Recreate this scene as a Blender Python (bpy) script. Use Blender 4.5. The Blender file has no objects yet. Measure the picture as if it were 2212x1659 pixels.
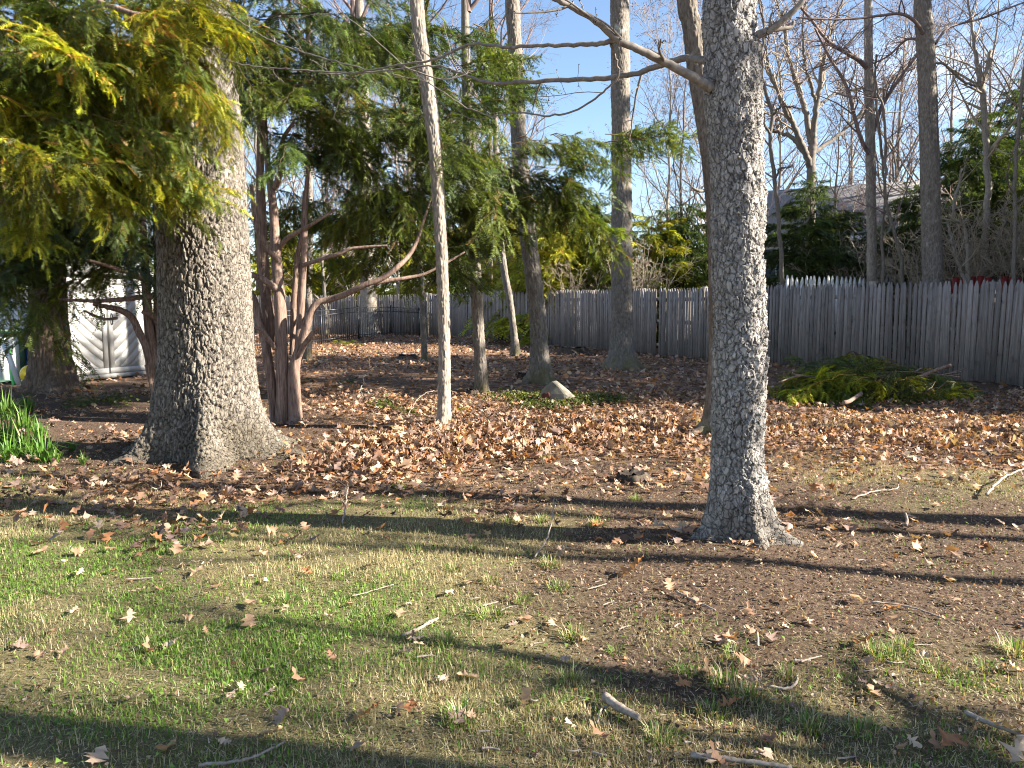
import bpy, math, random
import numpy as np
from mathutils import Vector, Matrix

R = math.radians
SC = bpy.context.scene
COL = SC.collection
rng = np.random.default_rng(7)
random.seed(7)

# ------------------------------------------------------------------ camera, sky, sun, exposure
PITCH, CAMH = 5.88, 1.42
F, CX, CY = 1661.0, 1106.0, 829.5            # focal length and centre for a 2212 x 1659 picture
cam = bpy.data.cameras.new('camera')
cam.sensor_width = 36.0
cam.lens = 36.0 * F / 2212.0
cam.clip_start, cam.clip_end = 0.05, 1000.0
cam_o = bpy.data.objects.new('camera', cam)
COL.objects.link(cam_o)
cam_o.location = (0, 0, CAMH)
cam_o.rotation_euler = (R(90 - PITCH), 0, 0)
SC.camera = cam_o

SUN_EL = R(28.0)
SUN_DIR = np.array([0.98, -0.175])
SUN_DIR = SUN_DIR / np.linalg.norm(SUN_DIR)
sd = Vector((SUN_DIR[0] * math.cos(SUN_EL), SUN_DIR[1] * math.cos(SUN_EL), math.sin(SUN_EL)))
sun = bpy.data.lights.new('sun', 'SUN')
sun.energy = 5.0
sun.angle = R(0.55)
sun.color = (1.0, 0.91, 0.77)
sun_o = bpy.data.objects.new('sun', sun)
COL.objects.link(sun_o)
sun_o.rotation_euler = (-sd).to_track_quat('-Z', 'Y').to_euler()
sun_o.location = (20, -5, 15)

world = bpy.data.worlds.new('World')
SC.world = world
world.use_nodes = True
wn, wl = world.node_tree.nodes, world.node_tree.links
wn.clear()
w_out = wn.new('ShaderNodeOutputWorld')
w_bg = wn.new('ShaderNodeBackground')
w_sky = wn.new('ShaderNodeTexSky')
w_sky.sky_type = 'NISHITA'
w_sky.sun_disc = False
w_sky.sun_elevation = SUN_EL
w_sky.sun_rotation = math.atan2(SUN_DIR[0], SUN_DIR[1])
w_sky.air_density = 0.85
w_sky.dust_density = 0.2
w_sky.ozone_density = 1.3
w_bg.inputs['Strength'].default_value = 0.058
w_co = wn.new('ShaderNodeTexCoord')
w_map = wn.new('ShaderNodeMapping')
w_map.inputs['Scale'].default_value = (2.2, 2.2, 5.0)
w_map.inputs['Location'].default_value = (0.35, 0.2, 0.1)
w_nz = wn.new('ShaderNodeTexNoise')
w_nz.inputs['Scale'].default_value = 1.3
w_nz.inputs['Detail'].default_value = 7.0
w_nz.inputs['Roughness'].default_value = 0.56
w_rp = wn.new('ShaderNodeValToRGB')
w_rp.color_ramp.elements[0].position = 0.56
w_rp.color_ramp.elements[1].position = 0.78
w_mix = wn.new('ShaderNodeMixRGB')
w_mix.inputs[2].default_value = (7.6, 7.9, 8.3, 1)
wl.new(w_co.outputs['Generated'], w_map.inputs['Vector'])
wl.new(w_map.outputs[0], w_nz.inputs['Vector'])
wl.new(w_nz.outputs['Fac'], w_rp.inputs[0])
wl.new(w_rp.outputs[0], w_mix.inputs[0])
wl.new(w_sky.outputs[0], w_mix.inputs[1])
wl.new(w_mix.outputs[0], w_bg.inputs['Color'])
wl.new(w_bg.outputs[0], w_out.inputs['Surface'])

SC.view_settings.view_transform = 'Standard'
SC.view_settings.look = 'None'
SC.view_settings.exposure = 2.3
SC.view_settings.gamma = 1.0
SC.view_settings.use_curve_mapping = False
SC.render.engine = 'CYCLES'
SC.cycles.max_bounces = 6
SC.cycles.diffuse_bounces = 3
SC.cycles.transparent_max_bounces = 6
SC.cycles.use_denoising = True
SC.cycles.filter_width = 1.1
SC.cycles.sample_clamp_indirect = 6.0

# ------------------------------------------------------------------ noise
def _hash(ix, iy, iz, s):
    h = (ix.astype(np.int64) * 73856093) ^ (iy.astype(np.int64) * 19349663) ^ (iz.astype(np.int64) * 83492791) ^ (s * 2654435761)
    h = (h & 0xFFFFFFFF).astype(np.uint64)
    h = ((h ^ (h >> np.uint64(16))) * np.uint64(0x45d9f3b)) & np.uint64(0xFFFFFFFF)
    h = ((h ^ (h >> np.uint64(16))) * np.uint64(0x45d9f3b)) & np.uint64(0xFFFFFFFF)
    return ((h ^ (h >> np.uint64(16))) & np.uint64(0xFFFFFF)).astype(np.float64) / 0xFFFFFF

def vnoise(x, y, z=0.0, s=0):
    x, y, z = np.broadcast_arrays(np.asarray(x, float), np.asarray(y, float), np.asarray(z, float))
    ix, iy, iz = np.floor(x).astype(int), np.floor(y).astype(int), np.floor(z).astype(int)
    fx, fy, fz = x - ix, y - iy, z - iz
    fx, fy, fz = [t * t * (3 - 2 * t) for t in (fx, fy, fz)]
    out = 0
    for a in (0, 1):
        for b in (0, 1):
            for c in (0, 1):
                w = (fx if a else 1 - fx) * (fy if b else 1 - fy) * (fz if c else 1 - fz)
                out = out + w * _hash(ix + a, iy + b, iz + c, s)
    return out * 2 - 1

def fbm(x, y, z=0.0, s=0, o=4):
    t, a, f = 0, 0.5, 1.0
    for i in range(o):
        t = t + a * vnoise(np.asarray(x) * f, np.asarray(y) * f, np.asarray(z) * f, s + i * 17)
        a *= 0.5
        f *= 2.03
    return t

def worley(q, s=0):
    b = np.floor(q).astype(int)
    n = len(q)
    f1 = np.full(n, 9.0); f2 = np.full(n, 9.0); cid = np.zeros(n); vec = np.zeros((n, 3))
    for a in (-1, 0, 1):
        for c in (-1, 0, 1):
            for e in (-1, 0, 1):
                ix, iy, iz = b[:, 0] + a, b[:, 1] + c, b[:, 2] + e
                p = np.stack([ix + _hash(ix, iy, iz, s + 1), iy + _hash(ix, iy, iz, s + 2), iz + _hash(ix, iy, iz, s + 3)], 1)
                d = q - p
                l = np.sqrt((d * d).sum(1))
                near = l < f1
                f2 = np.where(near, f1, np.minimum(f2, l))
                cid = np.where(near, _hash(ix, iy, iz, s + 9), cid)
                vec = np.where(near[:, None], d, vec)
                f1 = np.where(near, l, f1)
    return f1, f2, cid, vec

def sstep(a, b, x):
    t = np.clip((x - a) / (b - a), 0, 1)
    return t * t * (3 - 2 * t)

# ------------------------------------------------------------------ pixel -> place
_sp, _cp = math.sin(R(PITCH)), math.cos(R(PITCH))
def ray(u, v):
    x, y = (u - CX) / F, -(v - CY) / F
    return np.array([x, y * _sp + _cp, y * _cp - _sp])

def at(u, v, Y):
    d = ray(u, v)
    t = Y / d[1]
    return np.array([d[0] * t, Y, CAMH + d[2] * t])

MOUNDS = []
def gz(x, y):
    x, y = np.asarray(x, float), np.asarray(y, float)
    z = 0.07 * fbm(x * 0.22, y * 0.22, 0, 3, 3) + 0.03 * fbm(x * 1.1 + 5, y * 1.1, 0, 4, 3)
    for mx, my, r1, r2, h in MOUNDS:
        z = z + h * np.exp(-((x - mx) / r1) ** 2 - ((y - my) / r2) ** 2)
    return z

def ground(u, v):
    d = ray(u, v)
    t = -CAMH / d[2]
    return np.array([d[0] * t, d[1] * t])

def gp(u, v, lift=0.0):
    x, y = ground(u, v)
    return np.array([x, y, float(gz(x, y)) + lift])

for (u, v, r1, r2, h) in ((960, 965, 0.75, 0.55, 0.10), (1150, 940, 1.0, 0.5, 0.07), (800, 735, 2.6, 1.8, 0.22),
                          (1000, 740, 2.0, 1.5, 0.15), (460, 985, 0.9, 0.8, 0.05), (1600, 1180, 0.5, 0.45, 0.05)):
    x, y = ground(u, v)
    MOUNDS.append((x, y, r1, r2, h))

# ------------------------------------------------------------------ mesh tools
def raw_mesh(name, V, polys, col=None, smooth=False, mats=None, mid=None):
    """polys: list of int arrays (n,3) or (n,4)."""
    me = bpy.data.meshes.new(name)
    V = np.asarray(V, np.float32)
    me.vertices.add(len(V))
    me.vertices.foreach_set('co', V.ravel())
    polys = [np.asarray(p, np.int32) for p in polys if len(p)]
    loops = np.concatenate([p.ravel() for p in polys])
    sizes = np.concatenate([np.full(len(p), p.shape[1], np.int32) for p in polys])
    starts = np.concatenate([[0], np.cumsum(sizes)[:-1]]).astype(np.int32)
    me.loops.add(len(loops))
    me.loops.foreach_set('vertex_index', loops)
    me.polygons.add(len(sizes))
    me.polygons.foreach_set('loop_start', starts)
    if smooth:
        me.polygons.foreach_set('use_smooth', np.ones(len(sizes), bool))
    for m in (mats or []):
        me.materials.append(m)
    if mid is not None:
        me.polygons.foreach_set('material_index', np.asarray(mid, np.int32))
    if col is not None:
        a = me.color_attributes.new('col', 'FLOAT_COLOR', 'POINT')
        c = np.ones((len(V), 4), np.float32)
        c[:, :3] = col
        a.data.foreach_set('color', c.ravel())
    me.update(calc_edges=True)
    return me

class MB:
    def __init__(self):
        self.V, self.T, self.Q, self.C, self.n = [], [], [], [], 0
    def add(self, V, T=None, Q=None, C=None):
        V = np.asarray(V, float).reshape(-1, 3)
        if T is not None and len(T): self.T.append(np.asarray(T) + self.n)
        if Q is not None and len(Q): self.Q.append(np.asarray(Q) + self.n)
        self.V.append(V)
        if C is None: C = (1, 1, 1)
        C = np.asarray(C, float)
        self.C.append(np.broadcast_to(C, (len(V), 3)) if C.ndim == 1 else C)
        self.n += len(V)
        return self
    def box(self, c, s, rot=None, C=None):
        x, y, z = np.asarray(s, float) / 2
        v = np.array([[a * x, b * y, d * z] for a in (-1, 1) for b in (-1, 1) for d in (-1, 1)])
        if rot is not None: v = v @ np.array(rot).T
        q = [[0, 1, 3, 2], [4, 6, 7, 5], [0, 4, 5, 1], [2, 3, 7, 6], [0, 2, 6, 4], [1, 5, 7, 3]]
        return self.add(v + np.asarray(c, float), Q=q, C=C)
    def tubes(self, P, Rd, k=5, C=None, cap=False):
        P, Rd = np.asarray(P, float), np.asarray(Rd, float)
        B, N, _ = P.shape
        t = np.gradient(P, axis=1)
        t /= np.linalg.norm(t, axis=2, keepdims=True) + 1e-9
        m = P[:, -1] - P[:, 0]
        m /= np.linalg.norm(m, axis=1, keepdims=True) + 1e-9
        ref = np.where(np.abs(m[:, 2:3]) < 0.75, np.array([[0, 0, 1.0]]), np.array([[1.0, 0, 0]]))
        ref = np.repeat(ref[:, None], N, 1)
        a = np.cross(t, ref); a /= np.linalg.norm(a, axis=2, keepdims=True) + 1e-9
        b = np.cross(t, a)
        th = np.arange(k) * 2 * np.pi / k
        V = P[:, :, None] + Rd[:, :, None, None] * (a[:, :, None] * np.cos(th)[None, None, :, None] + b[:, :, None] * np.sin(th)[None, None, :, None])
        bi = np.arange(B)[:, None, None] * N * k
        ni = np.arange(N - 1)[None, :, None] * k
        ki = np.arange(k)[None, None, :]; kj = (ki + 1) % k
        Q = np.stack([bi + ni + ki, bi + ni + kj, bi + ni + k + kj, bi + ni + k + ki], -1).reshape(-1, 4)
        T = None
        if cap:
            T = []
            for bb in range(B):
                o = bb * N * k
                for j in range(1, k - 1):
                    T.append([o, o + j + 1, o + j]); e = o + (N - 1) * k; T.append([e, e + j, e + j + 1])
        if C is not None and np.asarray(C).ndim == 2:
            C = np.repeat(np.asarray(C), N * k, 0)
        return self.add(V.reshape(-1, 3), T=T, Q=Q, C=C)
    def mesh(self, name, mat=None, smooth=False):
        P = []
        if self.Q: P.append(np.concatenate(self.Q))
        if self.T: P.append(np.concatenate(self.T))
        return raw_mesh(name, np.concatenate(self.V), P, np.concatenate(self.C), smooth, [mat] if mat else None)

def catmull(P, n):
    P = np.asarray(P, float)
    Q = np.vstack([2 * P[0] - P[1], P, 2 * P[-1] - P[-2]])
    t = np.linspace(0, len(P) - 1 - 1e-6, n)
    i = t.astype(int); f = (t - i)[:, None]
    a, b, c, d = Q[i], Q[i + 1], Q[i + 2], Q[i + 3]
    return 0.5 * (2 * b + (c - a) * f + (2 * a - 5 * b + 4 * c - d) * f ** 2 + (3 * b - a - 3 * c + d) * f ** 3)

def obj(name, me, parent=None, loc=(0, 0, 0), rot=(0, 0, 0), scale=(1, 1, 1), mat=None):
    o = bpy.data.objects.new(name, me)
    COL.objects.link(o)
    o.location, o.rotation_euler, o.scale = loc, rot, scale
    if parent is not None: o.parent = parent
    if mat is not None:
        if len(me.materials) == 0: me.materials.append(mat)
        o.material_slots[0].link = 'OBJECT'
        o.material_slots[0].material = mat
    return o

def tag(o, label, cat, group=None):
    o['label'] = label; o['category'] = cat
    if group: o['group'] = group
    return o

def thing(name, label, cat, loc=(0, 0, 0), rotz=0.0, group=None):
    e = bpy.data.objects.new(name, None)
    e.empty_display_size = 0.2
    COL.objects.link(e)
    e.location = [float(c) for c in loc]; e.rotation_euler = (0, 0, rotz)
    return tag(e, label, cat, group)

def local(me_or_V, root):
    return np.asarray(me_or_V) - np.array(root.location)

# ------------------------------------------------------------------ materials
def new_mat(name):
    m = bpy.data.materials.new(name)
    m.use_nodes = True
    n, l = m.node_tree.nodes, m.node_tree.links
    n.clear()
    out = n.new('ShaderNodeOutputMaterial')
    bs = n.new('ShaderNodeBsdfPrincipled')
    bs.inputs['Roughness'].default_value = 0.85
    bs.inputs['Specular IOR Level'].default_value = 0.25
    l.new(bs.outputs[0], out.inputs['Surface'])
    return m, n, l, bs, out

def noise_node(n, l, scale, detail=5, rough=0.6, coord='Object', sc=None, dist=0.0):
    co = n.new('ShaderNodeTexCoord')
    tx = n.new('ShaderNodeTexNoise')
    tx.inputs['Scale'].default_value = scale
    tx.inputs['Detail'].default_value = detail
    tx.inputs['Roughness'].default_value = rough
    tx.inputs['Distortion'].default_value = dist
    if sc is not None:
        mp = n.new('ShaderNodeMapping')
        mp.inputs['Scale'].default_value = sc
        l.new(co.outputs[coord], mp.inputs['Vector'])
        l.new(mp.outputs[0], tx.inputs['Vector'])
    else:
        l.new(co.outputs[coord], tx.inputs['Vector'])
    return tx

def ramp(n, l, src, stops):
    r = n.new('ShaderNodeValToRGB')
    cr = r.color_ramp
    while len(cr.elements) < len(stops): cr.elements.new(0.5)
    for e, (p, c) in zip(cr.elements, stops):
        e.position = p; e.color = (*c, 1) if len(c) == 3 else c
    l.new(src, r.inputs[0])
    return r

def mixc(n, l, a, b, fac, mode='MIX'):
    m = n.new('ShaderNodeMixRGB'); m.blend_type = mode
    for i, s in ((0, fac), (1, a), (2, b)):
        if isinstance(s, (int, float)): m.inputs[i].default_value = s
        elif isinstance(s, tuple): m.inputs[i].default_value = (*s, 1) if len(s) == 3 else s
        else: l.new(s, m.inputs[i])
    return m.outputs[0]

def bump(n, l, bs, src, strength, dist):
    b = n.new('ShaderNodeBump')
    b.inputs['Strength'].default_value = strength
    b.inputs['Distance'].default_value = dist
    l.new(src, b.inputs['Height'])
    l.new(b.outputs[0], bs.inputs['Normal'])

def attr(n, name='col'):
    a = n.new('ShaderNodeAttribute'); a.attribute_name = name
    return a.outputs['Color']

def bark_mat(name, c1, c2, lichen=None, lich=(0.62, 0.72), moss=None, grain=(60, 60, 14), bst=0.5, crack=None):
    m, n, l, bs, out = new_mat(name)
    t = noise_node(n, l, 1.0, 6, 0.65, sc=grain)
    c = ramp(n, l, t.outputs['Fac'], [(0.3, c1), (0.7, c2)]).outputs[0]
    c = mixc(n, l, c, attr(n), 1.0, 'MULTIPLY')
    if lichen:
        t2 = noise_node(n, l, 2.2, 8, 0.72)
        f = ramp(n, l, t2.outputs['Fac'], [(lich[0], (0, 0, 0)), (lich[1], (1, 1, 1))]).outputs[0]
        c = mixc(n, l, c, lichen, f)
    if moss:
        t3 = noise_node(n, l, 3.1, 6, 0.65, sc=(1, 1, 0.6))
        g = n.new('ShaderNodeTexCoord'); sp = n.new('ShaderNodeSeparateXYZ')
        l.new(g.outputs['Object'], sp.inputs[0])
        mr = n.new('ShaderNodeMapRange'); mr.inputs[1].default_value = 0.0; mr.inputs[2].default_value = 0.9
        mr.inputs[3].default_value = 0.25; mr.inputs[4].default_value = -0.2
        l.new(sp.outputs[2], mr.inputs[0])
        ad = n.new('ShaderNodeMath'); ad.operation = 'ADD'
        l.new(t3.outputs['Fac'], ad.inputs[0]); l.new(mr.outputs[0], ad.inputs[1])
        f = ramp(n, l, ad.outputs[0], [(0.55, (0, 0, 0)), (0.75, (0.7, 0.7, 0.7))]).outputs[0]
        c = mixc(n, l, c, moss, f)
    l.new(c, bs.inputs['Base Color'])
    bs.inputs['Roughness'].default_value = 0.9
    h = t.outputs['Fac']
    if crack:
        co = n.new('ShaderNodeTexCoord'); mp = n.new('ShaderNodeMapping'); mp.inputs['Scale'].default_value = crack
        wv = n.new('ShaderNodeTexNoise'); wv.inputs['Scale'].default_value = 22; wv.inputs['Detail'].default_value = 3
        l.new(co.outputs['Object'], wv.inputs['Vector'])
        ad = n.new('ShaderNodeMixRGB'); ad.inputs[0].default_value = 0.035
        l.new(co.outputs['Object'], ad.inputs[1]); l.new(wv.outputs['Color'], ad.inputs[2]); l.new(ad.outputs[0], mp.inputs['Vector'])
        vo = n.new('ShaderNodeTexVoronoi'); vo.feature = 'DISTANCE_TO_EDGE'; vo.inputs['Scale'].default_value = 1.0
        l.new(mp.outputs[0], vo.inputs['Vector'])
        rr = ramp(n, l, vo.outputs['Distance'], [(0.0, (0, 0, 0)), (0.10, (1, 1, 1))]).outputs[0]
        h = mixc(n, l, rr, t.outputs['Color'], 0.25)
        bump(n, l, bs, h, 1.0, 0.014)
    else:
        bump(n, l, bs, h, bst, 0.006)
    return m

M = {}
M['oak'] = bark_mat('oak_bark', (0.085, 0.072, 0.06), (0.27, 0.24, 0.205), lichen=(0.42, 0.46, 0.40), lich=(0.645, 0.70), moss=(0.075, 0.062, 0.042), crack=(30, 30, 14))
M['cherry'] = bark_mat('cherry_bark', (0.16, 0.15, 0.142), (0.40, 0.38, 0.36), lichen=(0.42, 0.43, 0.40), lich=(0.64, 0.74), moss=(0.075, 0.062, 0.048), crack=(34, 34, 20), grain=(45, 45, 22))
M['cherry_limb'] = bark_mat('cherry_limb_bark', (0.11, 0.095, 0.085), (0.27, 0.24, 0.21), grain=(30, 30, 30), bst=0.25)
M['dark'] = bark_mat('dark_bark', (0.075, 0.062, 0.05), (0.22, 0.19, 0.16), lichen=(0.30, 0.31, 0.25), lich=(0.62, 0.72), moss=(0.10, 0.10, 0.03))
M['grey'] = bark_mat('grey_bark', (0.09, 0.078, 0.066), (0.25, 0.22, 0.19), lichen=(0.40, 0.41, 0.37), lich=(0.60, 0.72), moss=(0.12, 0.10, 0.04))
M['pale'] = bark_mat('pale_bark', (0.15, 0.125, 0.105), (0.36, 0.32, 0.27), lichen=(0.50, 0.49, 0.43), lich=(0.6, 0.75))
M['yew'] = bark_mat('yew_bark', (0.07, 0.043, 0.034), (0.32, 0.225, 0.18), lichen=(0.36, 0.29, 0.25), lich=(0.58, 0.70), grain=(55, 55, 6), bst=1.0)
M['cedar'] = bark_mat('shaggy_bark', (0.06, 0.042, 0.03), (0.21, 0.15, 0.11), grain=(60, 60, 6))
M['twig'] = bark_mat('twig_bark', (0.11, 0.08, 0.075), (0.25, 0.19, 0.175), grain=(8, 8, 8), bst=0.0)
M['twig_pale'] = bark_mat('pale_twig_bark', (0.24, 0.19, 0.14), (0.44, 0.37, 0.28), grain=(8, 8, 8), bst=0.0)
M['stick'] = bark_mat('stick_bark', (0.16, 0.125, 0.10), (0.36, 0.31, 0.26), grain=(50, 50, 50), bst=0.4)
M['cut'] = bark_mat('cut_wood', (0.33, 0.21, 0.12), (0.55, 0.40, 0.25), grain=(30, 30, 30), bst=0.3)

def foliage_mat(name, tint, transl=0.35, hue=0.012, val=0.3):
    m, n, l, bs, out = new_mat(name)
    oi = n.new('ShaderNodeObjectInfo')
    hs = n.new('ShaderNodeHueSaturation')
    mh = n.new('ShaderNodeMapRange'); mh.inputs[3].default_value = 0.5 - hue; mh.inputs[4].default_value = 0.5 + hue
    mv = n.new('ShaderNodeMapRange'); mv.inputs[3].default_value = 1 - val; mv.inputs[4].default_value = 1 + val
    l.new(oi.outputs['Random'], mh.inputs[0]); l.new(mh.outputs[0], hs.inputs['Hue'])
    mm = n.new('ShaderNodeMath'); mm.operation = 'FRACT'
    m7 = n.new('ShaderNodeMath'); m7.operation = 'MULTIPLY'; m7.inputs[1].default_value = 7.31
    l.new(oi.outputs['Random'], m7.inputs[0]); l.new(m7.outputs[0], mm.inputs[0]); l.new(mm.outputs[0], mv.inputs[0])
    l.new(mv.outputs[0], hs.inputs['Value'])
    c = mixc(n, l, attr(n), tint, 1.0, 'MULTIPLY')
    l.new(c, hs.inputs['Color'])
    l.new(hs.outputs[0], bs.inputs['Base Color'])
    bs.inputs['Roughness'].default_value = 0.5
    bs.inputs['Specular IOR Level'].default_value = 0.35
    tr = n.new('ShaderNodeBsdfTranslucent')
    l.new(mixc(n, l, hs.outputs[0], (1.25, 1.2, 0.6), 1.0, 'MULTIPLY'), tr.inputs['Color'])
    mx = n.new('ShaderNodeMixShader'); mx.inputs[0].default_value = transl
    l.new(bs.outputs[0], mx.inputs[1]); l.new(tr.outputs[0], mx.inputs[2])
    l.new(mx.outputs[0], out.inputs['Surface'])
    return m

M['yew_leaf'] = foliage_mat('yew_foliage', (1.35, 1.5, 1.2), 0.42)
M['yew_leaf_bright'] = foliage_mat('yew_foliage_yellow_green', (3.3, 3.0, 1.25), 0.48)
M['hemlock_leaf'] = foliage_mat('hemlock_foliage', (0.85, 1.05, 1.1))
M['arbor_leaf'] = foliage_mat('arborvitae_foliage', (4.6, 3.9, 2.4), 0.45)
M['leaf'] = foliage_mat('dead_leaf', (1, 1, 1), 0.22, 0.008, 0.18)
M['leaf'].node_tree.nodes['Principled BSDF'].inputs['Roughness'].default_value = 0.62
M['grass'] = foliage_mat('grass_blade', (1, 1, 1), 0.3, 0.015, 0.12)
M['bud'] = foliage_mat('reddish_bud', (1, 1, 1), 0.2, 0.02, 0.2)

def plain(name, c1, c2=None, rough=0.7, scale=6, bst=0.0, sc=None, spec=0.3, rnd=0.0):
    m, n, l, bs, out = new_mat(name)
    c2 = c2 or tuple(x * 0.8 for x in c1)
    t = noise_node(n, l, scale, 6, 0.65, sc=sc)
    c = ramp(n, l, t.outputs['Fac'], [(0.32, c2), (0.68, c1)]).outputs[0]
    if rnd:
        oi = n.new('ShaderNodeObjectInfo')
        mv = n.new('ShaderNodeMapRange'); mv.inputs[3].default_value = 1 - rnd; mv.inputs[4].default_value = 1 + rnd
        l.new(oi.outputs['Random'], mv.inputs[0])
        hs = n.new('ShaderNodeHueSaturation')
        l.new(mv.outputs[0], hs.inputs['Value']); l.new(c, hs.inputs['Color']); c = hs.outputs[0]
    l.new(c, bs.inputs['Base Color'])
    bs.inputs['Roughness'].default_value = rough
    bs.inputs['Specular IOR Level'].default_value = spec
    if bst: bump(n, l, bs, t.outputs['Fac'], bst, 0.01)
    return m

# weathered cedar pickets: long grain, knots, tone differing board by board
def picket_mat():
    m, n, l, bs, out = new_mat('weathered_picket_wood')
    t = noise_node(n, l, 1.0, 6, 0.7, sc=(70, 70, 3.0))
    oi = n.new('ShaderNodeObjectInfo')
    co = n.new('ShaderNodeTexCoord')
    av = n.new('ShaderNodeVectorMath'); av.operation = 'ADD'
    cb = n.new('ShaderNodeCombineXYZ')
    ml = n.new('ShaderNodeMath'); ml.operation = 'MULTIPLY'; ml.inputs[1].default_value = 40.0
    l.new(oi.outputs['Random'], ml.inputs[0]); l.new(ml.outputs[0], cb.inputs[2]); l.new(ml.outputs[0], cb.inputs[0])
    l.new(co.outputs['Object'], av.inputs[0]); l.new(cb.outputs[0], av.inputs[1])
    l.new(av.outputs[0], t.inputs['Vector'].links[0].from_node.inputs['Vector'])
    c = ramp(n, l, t.outputs['Fac'], [(0.3, (0.125, 0.112, 0.108)), (0.52, (0.225, 0.205, 0.195)), (0.75, (0.33, 0.30, 0.28))]).outputs[0]
    k = n.new('ShaderNodeTexNoise'); k.inputs['Scale'].default_value = 5.0; k.inputs['Detail'].default_value = 4
    l.new(av.outputs[0], k.inputs['Vector'])
    c = mixc(n, l, c, (0.10, 0.083, 0.075), ramp(n, l, k.outputs['Fac'], [(0.56, (0, 0, 0)), (0.72, (0.7, 0.7, 0.7))]).outputs[0])
    mv = n.new('ShaderNodeMapRange'); mv.inputs[3].default_value = 0.68; mv.inputs[4].default_value = 1.25
    l.new(oi.outputs['Random'], mv.inputs[0])
    hs = n.new('ShaderNodeHueSaturation'); l.new(mv.outputs[0], hs.inputs['Value']); l.new(c, hs.inputs['Color'])
    l.new(hs.outputs[0], bs.inputs['Base Color'])
    bump(n, l, bs, t.outputs['Fac'], 0.5, 0.004)
    return m
M['picket'] = picket_mat()
M['rail'] = plain('weathered_rail_wood', (0.36, 0.32, 0.28), (0.22, 0.19, 0.17), 0.85, 9, 0.3)
M['white_picket'] = plain('white_painted_picket', (0.80, 0.79, 0.75), (0.66, 0.64, 0.6), 0.6, 9)
M['iron'] = plain('black_metal', (0.025, 0.026, 0.03), (0.018, 0.018, 0.02), 0.4, 20, spec=0.5)
M['shed_white'] = plain('white_shed_board', (0.44, 0.44, 0.435), (0.36, 0.36, 0.355), 0.45, 3.5, spec=0.4)
M['shed_roof'] = plain('grey_shed_roof', (0.30, 0.30, 0.30), (0.22, 0.22, 0.22), 0.7, 5)
M['dark_green'] = plain('dark_green_plastic', (0.02, 0.06, 0.04), (0.015, 0.045, 0.03), 0.5)
M['box_white'] = plain('pale_grey_plastic', (0.62, 0.64, 0.65), (0.55, 0.57, 0.58), 0.5)
M['blue'] = plain('blue_tarp', (0.02, 0.09, 0.36), (0.012, 0.05, 0.22), 0.4, 4, 0.3)
M['toy_blue'] = plain('light_blue_vinyl', (0.06, 0.38, 0.72), (0.04, 0.3, 0.62), 0.3)
M['toy_red'] = plain('red_vinyl', (0.62, 0.03, 0.06), None, 0.3)
M['toy_yellow'] = plain('yellow_vinyl', (0.85, 0.6, 0.03), None, 0.3)
M['toy_green'] = plain('bright_green_plastic', (0.10, 0.62, 0.14), None, 0.35)
M['siding'] = plain('grey_lap_siding', (0.27, 0.275, 0.31), (0.24, 0.245, 0.28), 0.6, 3)
M['roof'] = plain('grey_shingle', (0.25, 0.245, 0.245), (0.16, 0.155, 0.155), 0.9, 26, 0.3)
M['trim'] = plain('white_trim', (0.78, 0.78, 0.77), None, 0.5)
M['red'] = plain('red_paint', (0.22, 0.025, 0.022), (0.15, 0.018, 0.016), 0.5)
M['stone'] = plain('rough_stone', (0.27, 0.245, 0.20), (0.12, 0.11, 0.09), 0.9, 5, 0.8)
M['rust'] = plain('rusty_stone_pocket', (0.16, 0.05, 0.035), (0.07, 0.025, 0.02), 0.9, 9, 0.5)
M['char'] = plain('rotten_wood', (0.085, 0.066, 0.05), (0.03, 0.023, 0.018), 0.95, 14, 0.8, sc=(1, 1, 0.35))
def glass_mat():
    m, n, l, bs, out = new_mat('window_glass')
    bs.inputs['Base Color'].default_value = (0.10, 0.14, 0.18, 1); bs.inputs['Roughness'].default_value = 0.08
    bs.inputs['Specular IOR Level'].default_value = 0.8
    return m
M['glass'] = glass_mat()

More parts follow.
